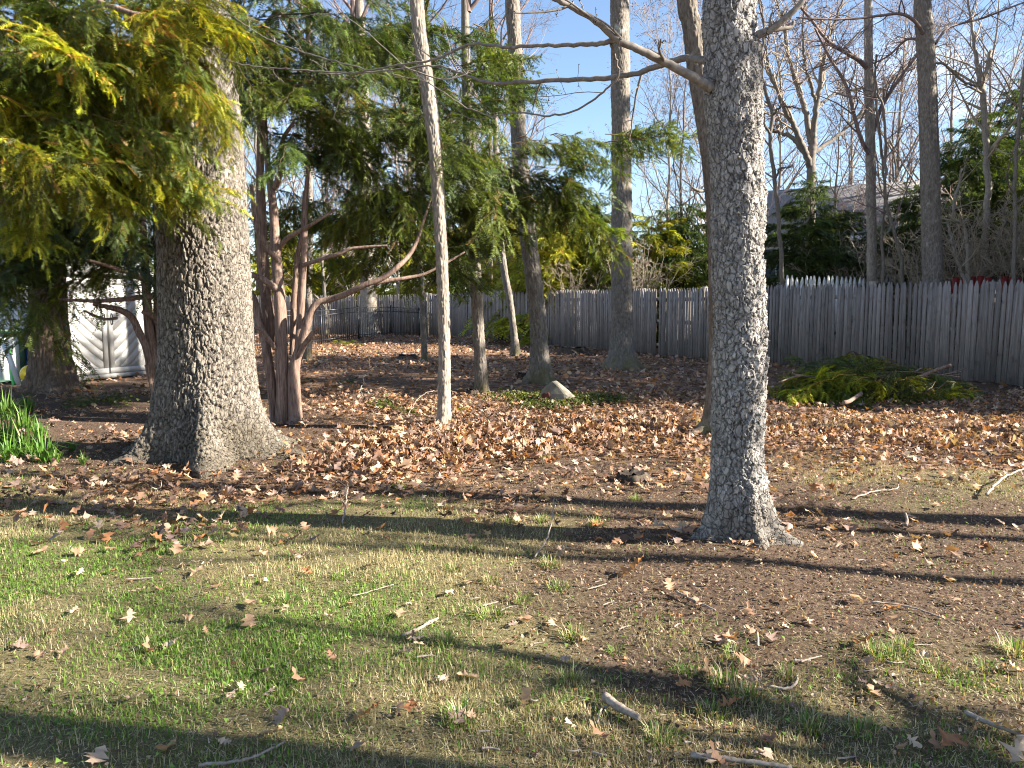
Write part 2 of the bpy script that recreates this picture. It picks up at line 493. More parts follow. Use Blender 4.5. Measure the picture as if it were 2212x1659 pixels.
# ------------------------------------------------------------------ ground cover map: (u, v, grass, leaves)
CTRL = [(100,1150,.9,.12),(300,1130,.7,.25),(100,1060,.55,.4),(250,1050,.3,.6),(500,1180,.95,.1),(700,1180,.9,.12),(900,1200,.85,.1),
 (100,1300,.9,.05),(400,1300,.9,.05),(700,1330,.95,.04),(800,1400,.95,.04),(1000,1330,.6,.1),(150,1500,.9,.03),(500,1500,.8,.05),
 (700,1620,.85,.03),(1000,1500,.7,.06),(1200,1600,.7,.06),(1000,1160,.55,.3),(1060,1125,.45,.4),(550,1110,.65,.35),(850,1110,.5,.4),
 (1300,1150,.12,.3),(1400,1100,.05,.25),(1250,1300,.3,.12),(1450,1250,.03,.15),(1400,1400,.32,.08),(1600,1300,.04,.12),(1800,1250,.02,.08),
 (2000,1250,.03,.08),(2150,1300,.04,.08),(1600,1450,.28,.05),(1900,1450,.32,.06),(2150,1450,.25,.06),(1500,1600,.45,.06),(1900,1600,.5,.06),
 (1700,1180,0,.1),(1900,1150,.08,.1),(2100,1130,.15,.1),(2000,1080,.28,.12),(1850,1020,.42,.25),(2100,1040,.48,.2),(1750,1060,.05,.1),
 (1450,1060,.04,.3),(900,990,0,1),(1100,950,0,1),(1200,900,.03,1),(1350,960,.02,.85),(750,1020,.03,.75),(1300,1020,.05,.6),(1000,1040,.1,.7),
 (1750,930,0,1),(2000,960,.02,.9),(2200,980,.0,.85),(1800,970,.08,.7),(1900,880,0,.6),(2150,880,0,.75),(1600,850,0,.85),(1500,920,0,.9),
 (300,900,0,.15),(200,900,0,.1),(650,960,0,.2),(700,920,.03,.5),(200,985,.1,.35),(600,1040,.08,.65),(100,930,.1,.1),(420,1040,.15,.6),
 (1000,840,0,.6),(800,840,0,.6),(700,800,0,.9),(900,760,0,1),(1100,790,0,1),(1250,810,0,1),(1400,830,0,.95),(1450,870,0,.85),
 (1250,870,.03,.7),(850,815,0,.6),(600,760,0,.9),(400,840,0,.5),(250,850,0,.5),(1600,800,0,.9),(2000,840,0,.6),(100,800,.02,.3),(1000,720,0,.9)]
_cp_xy = np.array([ground(c[0], c[1]) for c in CTRL])
_cp_g = np.array([c[2] for c in CTRL]); _cp_l = np.array([c[3] for c in CTRL])
def cover(x, y):
    x, y = np.asarray(x, float), np.asarray(y, float)
    wx = x + 0.35 * fbm(x * 1.3, y * 1.3, 0, 21, 3); wy = y + 0.35 * fbm(x * 1.3 + 9, y * 1.3, 0, 22, 3)
    num_g = np.zeros_like(x); num_l = np.zeros_like(x); den = np.zeros_like(x)
    for (cx, cy), g, l_ in zip(_cp_xy, _cp_g, _cp_l):
        k = max(cy, 2.5)
        d2 = ((wx - cx) / k) ** 2 + ((wy - cy) / (k * 0.8)) ** 2
        w = 1.0 / (d2 + 0.0012) ** 2
        num_g += w * g; num_l += w * l_; den += w
    g, l_ = num_g / den, num_l / den
    g = np.clip(g + 0.22 * fbm(x * 2.1, y * 2.1, 0, 31, 3) * (g > 0.02), 0, 1)
    l_ = np.clip(l_ + 0.62 * fbm(x * .9, y * 1.3, 0, 32, 4), 0, 1)
    return g, l_

def ground_mat():
    m, n, l, bs, out = new_mat('soil_and_thatch')
    at_ = n.new('ShaderNodeAttribute'); at_.attribute_name = 'col'
    sp = n.new('ShaderNodeSeparateColor'); l.new(at_.outputs['Color'], sp.inputs[0])
    t1 = noise_node(n, l, 38, 8, 0.75)
    soil = ramp(n, l, t1.outputs['Fac'], [(0.28, (0.030, 0.020, 0.014)), (0.5, (0.085, 0.058, 0.042)), (0.64, (0.15, 0.105, 0.078)), (0.8, (0.30, 0.22, 0.16))]).outputs[0]
    t2 = noise_node(n, l, 90, 9, 0.8, dist=2.5)
    thatch = ramp(n, l, t2.outputs['Fac'], [(0.36, (0.035, 0.03, 0.014)), (0.5, (0.13, 0.115, 0.055)), (0.64, (0.36, 0.30, 0.17))]).outputs[0]
    v = n.new('ShaderNodeTexVoronoi'); v.inputs['Scale'].default_value = 13.0
    co = n.new('ShaderNodeTexCoord')
    nw = n.new('ShaderNodeTexNoise'); nw.inputs['Scale'].default_value = 9; l.new(co.outputs['Object'], nw.inputs['Vector'])
    ad = n.new('ShaderNodeMixRGB'); ad.inputs[0].default_value = 0.12
    l.new(co.outputs['Object'], ad.inputs[1]); l.new(nw.outputs['Color'], ad.inputs[2]); l.new(ad.outputs[0], v.inputs['Vector'])
    sv = n.new('ShaderNodeSeparateColor'); l.new(v.outputs['Color'], sv.inputs[0])
    leaf = ramp(n, l, sv.outputs[0], [(0.0, (0.06, 0.035, 0.022)), (0.4, (0.16, 0.09, 0.055)), (0.75, (0.29, 0.175, 0.11)), (1.0, (0.40, 0.27, 0.18))]).outputs[0]
    leaf = mixc(n, l, leaf, soil, ramp(n, l, t1.outputs['Fac'], [(0.4, (0.7, 0.7, 0.7)), (0.55, (0.1, 0.1, 0.1))]).outputs[0])
    c = mixc(n, l, soil, thatch, sp.outputs[0])
    c = mixc(n, l, c, leaf, sp.outputs[1])
    l.new(c, bs.inputs['Base Color'])
    bs.inputs['Roughness'].default_value = 0.95
    bs.inputs['Specular IOR Level'].default_value = 0.1
    bump(n, l, bs, t1.outputs['Fac'], 0.9, 0.02)
    return m
M['ground'] = ground_mat()

def build_ground():
    s = np.linspace(-1, 1, 300)
    xs = 4.2 * np.sinh(s * 4.75) / np.sinh(1) / 1.0 * 0.6
    t = np.linspace(0, 1, 330)
    ys = 1.2 + 0.9 * (np.exp(t * 5.6) - 1)
    ys = np.concatenate([np.linspace(-60, 1.1, 14), ys])
    X, Y = np.meshgrid(xs, ys)
    Z = gz(X, Y)
    r = np.sqrt(X ** 2 + Y ** 2)
    Z = Z + 0.012 * fbm(X * 6, Y * 6, 0, 41, 3) * np.exp(-r / 12)
    g, lf = cover(X.ravel(), Y.ravel())
    ny, nx = X.shape
    i = np.arange(ny - 1)[:, None] * nx + np.arange(nx - 1)[None]
    Q = np.stack([i, i + 1, i + nx + 1, i + nx], -1).reshape(-1, 4)
    V = np.stack([X.ravel(), Y.ravel(), Z.ravel()], 1)
    C = np.stack([sstep(0.15, 0.6, g), sstep(0.35, 0.8, lf), np.zeros_like(g)], 1)
    o = obj('ground', raw_mesh('ground', V, [Q], C, True, [M['ground']]))
    o['kind'] = 'structure'
build_ground()

# ------------------------------------------------------------------ trunks with modelled bark
def bark_disp(P, style, seed):
    """P (n,3): points on the plain trunk. returns displacement (m) and tint."""
    w = np.stack([fbm(P[:, 0] * 9, P[:, 1] * 9, P[:, 2] * 6, seed + 50 + i, 2) for i in range(3)], 1)
    if style == 'oak':
        w2 = np.stack([fbm(P[:, 0] * 28, P[:, 1] * 28, P[:, 2] * 20, seed + 60 + i, 2) for i in range(3)], 1)
        q = P * np.array([1, 1, 0.33]) / 0.035 + w * 0.9 + w2 * 0.5
        f1, f2, cid, vec = worley(q, seed)
        e = f2 - f1
        h = sstep(0.03, 0.13, e)
        d = -0.022 * (1 - h) + 0.005 * (cid - 0.5) + 0.016 * fbm(P[:, 0] * 7, P[:, 1] * 7, P[:, 2] * 1.6, seed + 7, 3) + vec[:, 2] * (cid * 5 % 1 - .5) * 0.010 + 0.006 * fbm(P[:, 0] * 60, P[:, 1] * 60, P[:, 2] * 30, seed, 2)
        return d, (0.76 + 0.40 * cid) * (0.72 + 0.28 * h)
    if style == 'cherry':
        w2 = np.stack([fbm(P[:, 0] * 34, P[:, 1] * 34, P[:, 2] * 24, seed + 60 + i, 3) for i in range(3)], 1)
        q = P * np.array([1, 1, 0.50]) / 0.035 + w * 1.0 + w2 * 0.6
        f1, f2, cid, vec = worley(q, seed)
        e = f2 - f1
        h = sstep(0.01, 0.11, e)
        rough = 0.55 + 0.6 * sstep(-.15, .25, fbm(P[:, 0] * 3.5 + 2, P[:, 1] * 3.5, P[:, 2] * 1.6, seed + 8, 2) + .25 * P[:, 0] / .15)
        tilt = vec[:, 2] * (cid - 0.35) * 0.020 + vec[:, 0] * (cid * 7 % 1 - 0.5) * 0.014
        d = -0.008 * (1 - h) + (0.010 * (cid - 0.5) + tilt + 0.005 * sstep(0.35, 0.10, e) * h) * rough
        d = d + 0.012 * fbm(P[:, 0] * 5, P[:, 1] * 5, P[:, 2] * 3, seed + 5, 3)
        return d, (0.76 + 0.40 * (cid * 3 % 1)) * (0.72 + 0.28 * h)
    if style == 'shaggy':
        q = P * np.array([1, 1, 0.10]) / 0.035 + w * 0.5
        f1, f2, cid, vec = worley(q, seed)
        return -0.018 * (1 - sstep(0.0, 0.4, f2 - f1)) + 0.014 * (cid - 0.5), 0.8 + 0.35 * cid
    if style == 'yew':
        q = P * np.array([1, 1, 0.16]) / 0.04 + w * 0.6
        f1, f2, cid, vec = worley(q, seed)
        return -0.005 * (1 - sstep(0, .25, f2 - f1)) + 0.006 * (cid - .5) + 0.02 * fbm(P[:, 0] * 6, P[:, 1] * 6, P[:, 2] * 1.5, seed, 2), 0.8 + 0.4 * cid
    q = P * np.array([1, 1, 0.30]) / 0.030 + w * 0.7          # 'ridge'
    f1, f2, cid, vec = worley(q, seed)
    d = -0.011 * (1 - sstep(0.0, 0.28, f2 - f1)) + 0.006 * (cid - 0.5) + 0.012 * fbm(P[:, 0] * 4, P[:, 1] * 4, P[:, 2] * 2, seed + 5, 2)
    return d, 0.72 + 0.42 * cid

def trunk_mesh(name, path, style, mat, nt, dz, seed, origin, roots=5, root_amp=0.5, root_h=0.25, top_from=None, root_dirs=None):
    """path: list of (x, y, z, r) from the ground up."""
    path = np.asarray(path, float)
    C = catmull(path, 400)
    z0 = path[0, 2]
    hi = path[-1, 2]
    zf = top_from if top_from is not None else hi
    zs = np.concatenate([np.arange(z0 - 0.12, min(zf, hi), dz), np.linspace(min(zf, hi), hi, 24)[1:] if hi > zf + 0.1 else []])
    order = np.argsort(C[:, 2])
    C = C[order]
    cx, cy, cr = [np.interp(zs, C[:, 2], C[:, k]) for k in (0, 1, 3)]
    th = np.linspace(0, 2 * np.pi, nt, endpoint=False)
    Z, TH = np.meshgrid(zs, th, indexing='ij')
    h = np.clip(Z - z0, 0, None)
    r = np.repeat(cr[:, None], nt, 1)
    lob = np.zeros_like(TH)
    rr = np.random.default_rng(seed)
    dirs = root_dirs if root_dirs is not None else [(2 * np.pi * (k + rr.uniform(-.3, .3)) / roots, rr.uniform(.6, 1.2)) for k in range(roots)]
    for a, amp in dirs:
        dd = np.angle(np.exp(1j * (TH - a)))
        lob = np.maximum(lob, amp * np.exp(-(np.abs(dd) / 0.27) ** 1.6))
    r = r * (1 + root_amp * (0.20 * np.exp(-h / (root_h * 1.6)) + 1.05 * lob * np.exp(-h / root_h) * (1 + .35 * np.exp(-h / .05)) + 0.14 * lob * np.exp(-h / (root_h * 5))))
    n1 = fbm(np.cos(TH) * 1.3 + 3, np.sin(TH) * 1.3, Z * 0.9, seed + 3, 3)
    r = r * (1 + 0.07 * n1 + 0.16 * np.exp(-h / .25) * fbm(np.cos(TH) * 2.6 + 8, np.sin(TH) * 2.6, Z * 2.5, seed + 13, 3))
    X = cx[:, None] + r * np.cos(TH); Y = cy[:, None] + r * np.sin(TH)
    P = np.stack([r * np.cos(TH), r * np.sin(TH), Z], -1).reshape(-1, 3)
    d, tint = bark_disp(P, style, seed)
    sc = np.clip(r.ravel() / 0.10, 0.35, 1.25)
    if top_from is not None:
        sc = sc * np.where(P[:, 2] > top_from, 0.3, 1.0)
    d = d * sc
    V = np.stack([X.ravel() + np.cos(TH.ravel()) * d, Y.ravel() + np.sin(TH.ravel()) * d, Z.ravel()], 1) - np.asarray(origin)
    nz = len(zs)
    i = np.arange(nz - 1)[:, None] * nt
    j = np.arange(nt)[None]; jn = (j + 1) % nt
    Q = np.stack([i + j, i + jn, i + nt + jn, i + nt + j], -1).reshape(-1, 4)
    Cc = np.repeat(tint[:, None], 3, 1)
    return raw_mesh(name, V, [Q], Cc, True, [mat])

def px_path(pts, Y, dY=0.0):
    """(u, v, width_px) from base up -> (x,y,z,r); base set on the ground."""
    out = []
    for k, (u, v, w) in enumerate(pts):
        yy = Y + dY * k / max(1, len(pts) - 1)
        p = at(u, v, yy)
        out.append([p[0], p[1], p[2], w / 2 / F * yy / _cp])
    out[0][2] = float(gz(out[0][0], out[0][1]))
    return out

# ------------------------------------------------------------------ branching
def grow(P, Rd, nchild, t0, t1, ang, lratio, rng, up=0.15, wander=0.12, N=5, rratio=0.55, minlen=0.05, droop=0.0, lens=None):
    B, n, _ = P.shape
    idx = np.repeat(np.arange(B), nchild)
    m = len(idx)
    t = rng.uniform(t0, t1, m) if nchild < 3 else (np.tile(np.linspace(t0, t1, nchild), B) + rng.uniform(-.04, .04, m)).clip(t0, t1)
    ft = t * (n - 1); i = np.minimum(ft.astype(int), n - 2); f = (ft - i)[:, None]
    base = P[idx, i] * (1 - f) + P[idx, i + 1] * f
    rb = Rd[idx, i] * (1 - f[:, 0]) + Rd[idx, i + 1] * f[:, 0]
    tan = P[idx, i + 1] - P[idx, i]; tan /= np.linalg.norm(tan, axis=1, keepdims=True) + 1e-9
    plen = np.linalg.norm(np.diff(P, axis=1), axis=2).sum(1)[idx]
    a = np.cross(tan, rng.normal(size=(m, 3))); a /= np.linalg.norm(a, axis=1, keepdims=True) + 1e-9
    th = np.radians(rng.uniform(*ang, m))[:, None]
    d = tan * np.cos(th) + a * np.sin(th)
    d[:, 2] += up; d /= np.linalg.norm(d, axis=1, keepdims=True)
    L = plen * rng.uniform(*lratio, m) * (1 - 0.45 * t)
    L = np.maximum(L, minlen)
    pts = [base]; cur = d
    for k in range(N - 1):
        cur = cur + rng.normal(size=(m, 3)) * wander + np.array([0, 0, up * 0.25 - droop])
        cur = cur / np.linalg.norm(cur, axis=1, keepdims=True)
        pts.append(pts[-1] + cur * (L / (N - 1))[:, None])
    Pn = np.stack(pts, 1)
    r0 = rb * rratio
    Rn = r0[:, None] * np.linspace(1, 0.35, N)[None]
    return Pn, Rn

def bud_tris(P, rng, size=0.02, col=(0.30, 0.10, 0.06), per=2, mb=None):
    """small bud / flower tufts near twig ends"""
    B, N, _ = P.shape
    t = rng.integers(1, N, (B, per))
    p = np.stack([P[np.arange(B), t[:, k]] for k in range(per)], 1).reshape(-1, 3)
    m = len(p)
    a = rng.normal(size=(m, 3)); b = rng.normal(size=(m, 3))
    a *= size / np.linalg.norm(a, axis=1, keepdims=True); b *= size / np.linalg.norm(b, axis=1, keepdims=True)
    V = np.stack([p, p + a, p + b], 1).reshape(-1, 3)
    mb.add(V, T=np.arange(m * 3).reshape(-1, 3), C=np.asarray(col))

def bare_tree_meshes(seed, H=14.0, r=0.16, clear=0.22, nl=13, twig_col=(1, 1, 1), spread=0.42, forks=2, bud=None, fine=3, lean=0.3, minr=0.0038):
    g = np.random.default_rng(seed)
    wood, crown = MB(), MB()
    K = 12
    z = np.linspace(-0.1, H, K)
    px = np.cumsum(g.normal(size=K) * 0.10) * lean; py = np.cumsum(g.normal(size=K) * 0.10) * lean
    px -= px[0]; py -= py[0]
    T = np.stack([px, py, z], 1)[None]
    Rr = (r * (1 - 0.9 * (z / H).clip(0, 1) ** 1.1)).clip(0.012)[None].copy()
    Rr[0, 0] *= 1.5
    wood.tubes(T, Rr, 9, C=(1, 1, 1))
    L1, R1 = grow(T, Rr, nl, clear, 0.97, (30, 62), (spread * 0.7, spread * 1.15), g, up=0.22, wander=0.13, N=7, rratio=0.55)
    wood.tubes(L1, R1, 6, C=(0.95, 0.95, 0.95))
    L2, R2 = grow(L1, R1, 6, 0.2, 1.0, (25, 60), (0.35, 0.6), g, up=0.12, wander=0.16, N=6, rratio=0.55)
    R2 = np.maximum(R2, minr * 1.4)
    crown.tubes(L2, R2, 4, C=(0.9, 0.9, 0.9))
    L3, R3 = grow(L2, R2, 5, 0.15, 1.0, (25, 65), (0.4, 0.7), g, up=0.08, wander=0.2, N=5, rratio=0.6)
    R3 = np.maximum(R3, minr)
    crown.tubes(L3, R3, 3, C=(0.85, 0.85, 0.85))
    L4, R4 = grow(L3, R3, fine, 0.2, 1.0, (25, 65), (0.4, 0.75), g, up=0.05, wander=0.2, N=3, rratio=0.65, minlen=0.15)
    R4 = np.maximum(R4, minr * 0.75)
    crown.tubes(L4, R4, 3, C=(0.9, 0.8, 0.8))
    if bud is not None:
        bud_tris(L4, g, 0.035, bud, 2, crown)
    return wood.mesh('trunk', M['grey'], True), crown.mesh('crown', M['twig'])

# ------------------------------------------------------------------ evergreen boughs
GREENS = np.array([[0.034, 0.048, 0.012], [0.052, 0.070, 0.014], [0.076, 0.094, 0.018], [0.105, 0.120, 0.022]])
def feathers(mb, base, dirs, nrm, L, g, pairs=8, nl=0.030, nw=0.010, dead=0.05, col=None):
    m = len(base)
    side = np.cross(dirs, nrm); side /= np.linalg.norm(side, axis=1, keepdims=True) + 1e-9
    t = np.linspace(0.08, 1.0, pairs)
    ax = base[:, None] + dirs[:, None] * (L[:, None] * t)[:, :, None] - np.array([0, 0, 1.0]) * (0.22 * L[:, None] * t ** 2)[:, :, None]
    ln = nl * (1.05 - 0.45 * t)[None, :, None] * g.uniform(.75, 1.25, (m, pairs, 1))
    fw = dirs[:, None] * 0.55
    Vs = []
    for s in (-1, 1):
        tip = ax + (s * side[:, None] * 0.85 + fw + nrm[:, None] * g.normal(0, 0.22, (m, pairs, 1))) * ln
        Vs.append(np.stack([ax - dirs[:, None] * nw * 0.5, ax + dirs[:, None] * nw * 0.5, tip], 2))
    V = np.stack(Vs, 2).reshape(-1, 3)
    T = np.arange(len(V)).reshape(-1, 3)
    if col is None:
        c = GREENS[g.integers(0, len(GREENS), m)] * g.uniform(.75, 1.3, (m, 1))
        dd = g.uniform(size=m) < dead
        c[dd] = np.array([0.17, 0.10, 0.05]) * g.uniform(.7, 1.3, (dd.sum(), 1))
    else:
        c = np.asarray(col) * g.uniform(.7, 1.3, (m, 1))
    mb.add(V, T=T, C=np.repeat(c, pairs * 6, 0))
    tip = ax[:, -1]
    st = np.stack([base - side * 0.0025, base + side * 0.0025, tip], 1).reshape(-1, 3)
    mb.add(st, T=np.arange(m * 3).reshape(-1, 3), C=(0.10, 0.07, 0.03))

def bough_mesh(seed, L=1.25, nside=15, dens=1.0, pairs=8, nl=0.030, nw=0.010, dead=0.05, droop=0.5, flen=(.10, .20), sidelen=0.5):
    """a drooping evergreen bough along +X from the origin"""
    g = np.random.default_rng(seed)
    mb = MB()
    n = 9
    t = np.linspace(0, 1, n)
    ax = np.stack([L * t, 0.10 * L * np.cumsum(g.normal(size=n)) / n, -droop * 0.5 * L * t ** 2 + 0.02 * g.normal(size=n)], 1)
    ax[0] = 0
    A = ax[None]; AR = (0.011 * (1 - 0.8 * t))[None]
    mb.tubes(A, AR, 4, C=(0.13, 0.085, 0.055))
    S, SR = grow(A, AR, nside, 0.05, 1.0, (38, 72), (sidelen * 0.6, sidelen * 1.1), g, up=-0.05, wander=0.10, N=5, rratio=0.5, minlen=0.16, droop=0.10)
    # flatten the side branches towards the bough's plane
    base = S[:, :1]
    off = S - base
    off[:, :, 2] = off[:, :, 2] * 0.35 - 0.45 * droop * (np.linalg.norm(off, axis=2) ** 2) / 0.35
    S = base + off
    mb.tubes(S, np.maximum(SR, 0.0022), 3, C=(0.12, 0.08, 0.045))
    k = max(3, int(9 * dens))
    allS = np.concatenate([S])
    B = len(allS)
    tt = np.tile(np.linspace(0.12, 1.0, k), B) + g.uniform(-.05, .05, B * k)
    tt = tt.clip(0.05, 1)
    idx = np.repeat(np.arange(B), k)
    ft = tt * 4; i = np.minimum(ft.astype(int), 3); f = (ft - i)[:, None]
    bp = allS[idx, i] * (1 - f) + allS[idx, i + 1] * f
    tan = allS[idx, i + 1] - allS[idx, i]; tan /= np.linalg.norm(tan, axis=1, keepdims=True)
    sg = np.where(np.arange(B * k) % 2 == 0, 1, -1)[:, None]
    nrm = np.array([0, 0, 1.0]) + g.normal(0, 0.35, (B * k, 3)); nrm /= np.linalg.norm(nrm, axis=1, keepdims=True)
    sd_ = np.cross(nrm, tan); sd_ /= np.linalg.norm(sd_, axis=1, keepdims=True) + 1e-9
    a = np.radians(g.uniform(20, 60, B * k))[:, None]
    d = tan * np.cos(a) + sd_ * sg * np.sin(a) + np.array([0, 0, -0.25 * droop])
    d /= np.linalg.norm(d, axis=1, keepdims=True)
    nr = np.cross(np.cross(d, nrm), d); nr /= np.linalg.norm(nr, axis=1, keepdims=True)
    feathers(mb, bp, d, nr, g.uniform(*flen, B * k), g, pairs, nl, nw, dead)
    return mb.mesh('bough', M['yew_leaf'])

BOUGH = [bough_mesh(100 + k, L=1.1 + 0.08 * k, nside=20, dens=1.25, pairs=8, nl=0.040, nw=0.016, dead=(0.0, 0.01, 0.06, 0.01, 0.02)[k], droop=0.35 + 0.12 * k, flen=(.09, .17)) for k in range(5)]
NEAR_BOUGH = [bough_mesh(150 + k, L=1.0 + 0.08 * k, nside=27, dens=1.5, pairs=8, nl=0.030, nw=0.0115, dead=(0.0, 0.02, 0.10, 0.01, 0.03)[k], droop=0.4 + 0.12 * k, flen=(.06, .125), sidelen=.45) for k in range(5)]
FAR_BOUGH = [bough_mesh(200 + k, L=1.25, nside=17, dens=1.0, pairs=6, nl=0.06, nw=0.034, dead=0.0, droop=0.5, flen=(.12, .24)) for k in range(3)]

def put_bough(root, p, yaw, pitch, roll, s, mat, pool=None):
    me = random.choice(pool or BOUGH)
    o = obj('bough', me, root, loc=[float(a) for a in np.asarray(p) - np.array(root.location)], rot=(roll, pitch, yaw), scale=(s, s, s), mat=mat)
    return o

MUL = 1.12
def blob_boughs(root, blobs, mat, stem_xy, seed, smin=0.75, smax=1.25, gap=None, mats2=None, pool=None):
    g = np.random.default_rng(seed)
    for b in blobs:
        u, v, Y, su, sv, n = b[:6]
        sy = b[6] if len(b) > 6 else 0.7
        for k in range(int(n * MUL)):
            while True:
                q = g.normal(size=3) * 0.62
                if np.linalg.norm(q) < 1.25: break
            y = Y + q[2] * sy
            p = at(u + q[0] * su, v + q[1] * sv, y)
            d = np.array([p[0] - stem_xy[0], p[1] - stem_xy[1]])
            yaw = math.atan2(d[1], d[0]) + g.normal(0, 1.0)
            s = g.uniform(smin, smax) * (1 if g.uniform() < .7 else .7)
            pos = p - 0.55 * s * np.array([math.cos(yaw), math.sin(yaw), -0.1])
            m_ = mat if (mats2 is None or g.uniform() > 0.3) else mats2
            put_bough(root, pos, yaw, g.normal(0.05, 0.32), g.normal(0, 0.45), s, m_, pool)

# ------------------------------------------------------------------ fences
FA, FB = np.array([9.9, 12.0]), np.array([-3.75, 34.5])       # main run, right to left corner
def picket_mesh(seed, w=0.088, th=0.019, h=1.85, white=False):
    g = np.random.default_rng(seed)
    tip = g.uniform(0.10, 0.14); sh = g.uniform(-.008, .008); tw = g.uniform(.006, .016)
    prof = np.array([[-w / 2, 0], [w / 2, 0], [w / 2 + sh * .3, h - tip], [tw + sh, h], [-tw + sh, h - g.uniform(0, .012)], [-w / 2, h - tip + g.uniform(-.01, .01)]])
    ins = prof * np.array([0.84, 1.0]); ins[0, 1] += 0.0
    n = len(prof)
    back = np.stack([prof[:, 0], np.full(n, th / 2), prof[:, 1]], 1)
    mid = np.stack([prof[:, 0], np.full(n, -th * .15), prof[:, 1]], 1)
    front = np.stack([ins[:, 0], np.full(n, -th / 2), ins[:, 1]], 1)
    V = np.vstack([back, mid, front])
    Q = []
    for j in range(n):
        k = (j + 1) % n
        Q += [[j, k, n + k, n + j], [n + j, n + k, 2 * n + k, 2 * n + j]]
    T = []
    for j in range(1, n - 1):
        T += [[0, j + 1, j], [2 * n, 2 * n + j, 2 * n + j + 1]]
    return raw_mesh('picket', V, [Q, T], np.ones((len(V), 3)), False, [M['picket']])

PICKETS = [picket_mesh(300 + k) for k in range(8)]
def stockade(A, B, label, seed, pitch=0.0955, mat=None, pool=PICKETS, hs=1.0, post_every=2.35, name='picket_fence', gaps=0.36, missing=(), rails=True, zoff=0.0):
    g = np.random.default_rng(seed)
    A, B = np.asarray(A, float), np.asarray(B, float)
    Lf = np.linalg.norm(B - A); d = (B - A) / Lf
    yaw = math.atan2(-d[1], -d[0])
    root = thing(name, label, 'fence', (A[0], A[1], float(gz(*A)) + zoff), 0)
    nb = np.array([-d[1], d[0]])
    if nb @ (-(A + B) / 2) > 0: nb = -nb                       # back side, away from the camera
    n = int(Lf / pitch)
    gm = 0.0
    for k in range(n):
        if k in missing: continue
        s = (k + 0.5) * pitch
        gm = 0.85 * gm + g.normal(0, 0.006)
        p = A + d * s
        z = float(gz(p[0], p[1]))
        sx = g.uniform(0.97, 1.085) if g.uniform() > gaps else g.uniform(0.78, 0.91)
        o = obj('picket', pool[g.integers(len(pool))], root,
                loc=(p[0] - A[0], p[1] - A[1], z - root.location[2] + 0.03 + zoff + g.uniform(-.012, .012)),
                rot=(g.normal(0, .006), gm * 0.6 + g.normal(0, .006), yaw), scale=(sx, 1, hs * g.uniform(.99, 1.012)), mat=mat or M['picket'])
    if rails:
        ns = max(1, int(round(Lf / post_every)))
        for zr in (0.32, 0.98, 1.60):
            for j in range(ns):
                a, b = A + d * Lf * j / ns, A + d * Lf * (j + 1) / ns
                za, zb = [float(gz(*q)) + zr * hs + zoff for q in (a, b)]
                c = (a + b) / 2 + nb * 0.034
                ln = np.linalg.norm(b - a) - 0.004
                mb = MB().box((0, 0, 0), (ln, 0.042, 0.075))
                obj('rail', mb.mesh('rail', M['rail']), root, loc=(c[0] - A[0], c[1] - A[1], (za + zb) / 2 - root.location[2]),
                    rot=(0, -math.atan2(zb - za, ln) if True else 0, math.atan2(d[1], d[0])))
        for j in range(ns + 1):
            a = A + d * Lf * j / ns + nb * 0.115
            hgt = g.uniform(1.84, 1.97) * hs
            mb = MB().box((0, 0, hgt / 2 - 0.15), (0.10, 0.10, hgt + 0.3))
            obj('post', mb.mesh('post', M['rail']), root, loc=(a[0] - A[0], a[1] - A[1], float(gz(*a)) - root.location[2] + zoff), rot=(0, 0, math.atan2(d[1], d[0])))
    return root
stockade(FA, FB, 'long weathered grey pointed picket fence beside the brush pile', 11, missing=(117,))
stockade(FB + np.array([-0.12, 0.05]), (-16.0, 39.0), 'far weathered grey picket fence run behind the black metal fence', 12)

# sunlit white pickets of the neighbour's fence behind the grey one
WP = [picket_mesh(340 + k, w=0.085, h=2.12) for k in range(3)]
stockade((6.9, 19.9), (13.4, 21.2), 'white picket fence behind the long grey fence, in front of the house', 13, pitch=0.13, mat=M['white_picket'], pool=WP, hs=1.0, gaps=0.0, name='white_picket_fence')

# black metal fence
def iron_fence(A, B, label):
    A, B = np.asarray(A, float), np.asarray(B, float)
    Lf = np.linalg.norm(B - A); d = (B - A) / Lf; yaw = math.atan2(d[1], d[0])
    root = thing('metal_fence', label, 'fence', (A[0], A[1], float(gz(*A))))
    H = 1.22
    nP = int(round(Lf / 2.35))
    bal = MB().box((0, 0, H / 2), (0.017, 0.017, H - 0.10)).mesh('baluster', M['iron'])
    pst = MB().box((0, 0, H / 2), (0.055, 0.055, H + 0.08)).box((0, 0, H + 0.055), (0.07, 0.07, 0.03)).mesh('post', M['iron'])
    seg = Lf / nP
    rl = MB().box((0, 0, 0), (seg - 0.058, 0.026, 0.030)).mesh('rail', M['iron'])
    for j in range(nP + 1):
        p = A + d * seg * j
        obj('post', pst, root, loc=(p[0] - A[0], p[1] - A[1], float(gz(*p)) - root.location[2]), rot=(0, 0, yaw))
        if j == nP: break
        q = A + d * seg * (j + 1)
        za, zb = float(gz(*p)), float(gz(*q)); c = (p + q) / 2
        for zr in (0.16, H - 0.17, H - 0.01):
            obj('rail', rl, root, loc=(c[0] - A[0], c[1] - A[1], (za + zb) / 2 + zr - root.location[2]), rot=(0, -math.atan2(zb - za, seg), yaw))
        nb_ = 19
        for k in range(1, nb_):
            f = k / nb_
            b = p + (q - p) * f
            obj('baluster', bal, root, loc=(b[0] - A[0], b[1] - A[1], za + (zb - za) * f - root.location[2]), rot=(0, 0, yaw))
iron_fence((-4.1, 34.0), (-11.3, 16.6), 'black metal railing fence with thin balusters behind the trees')

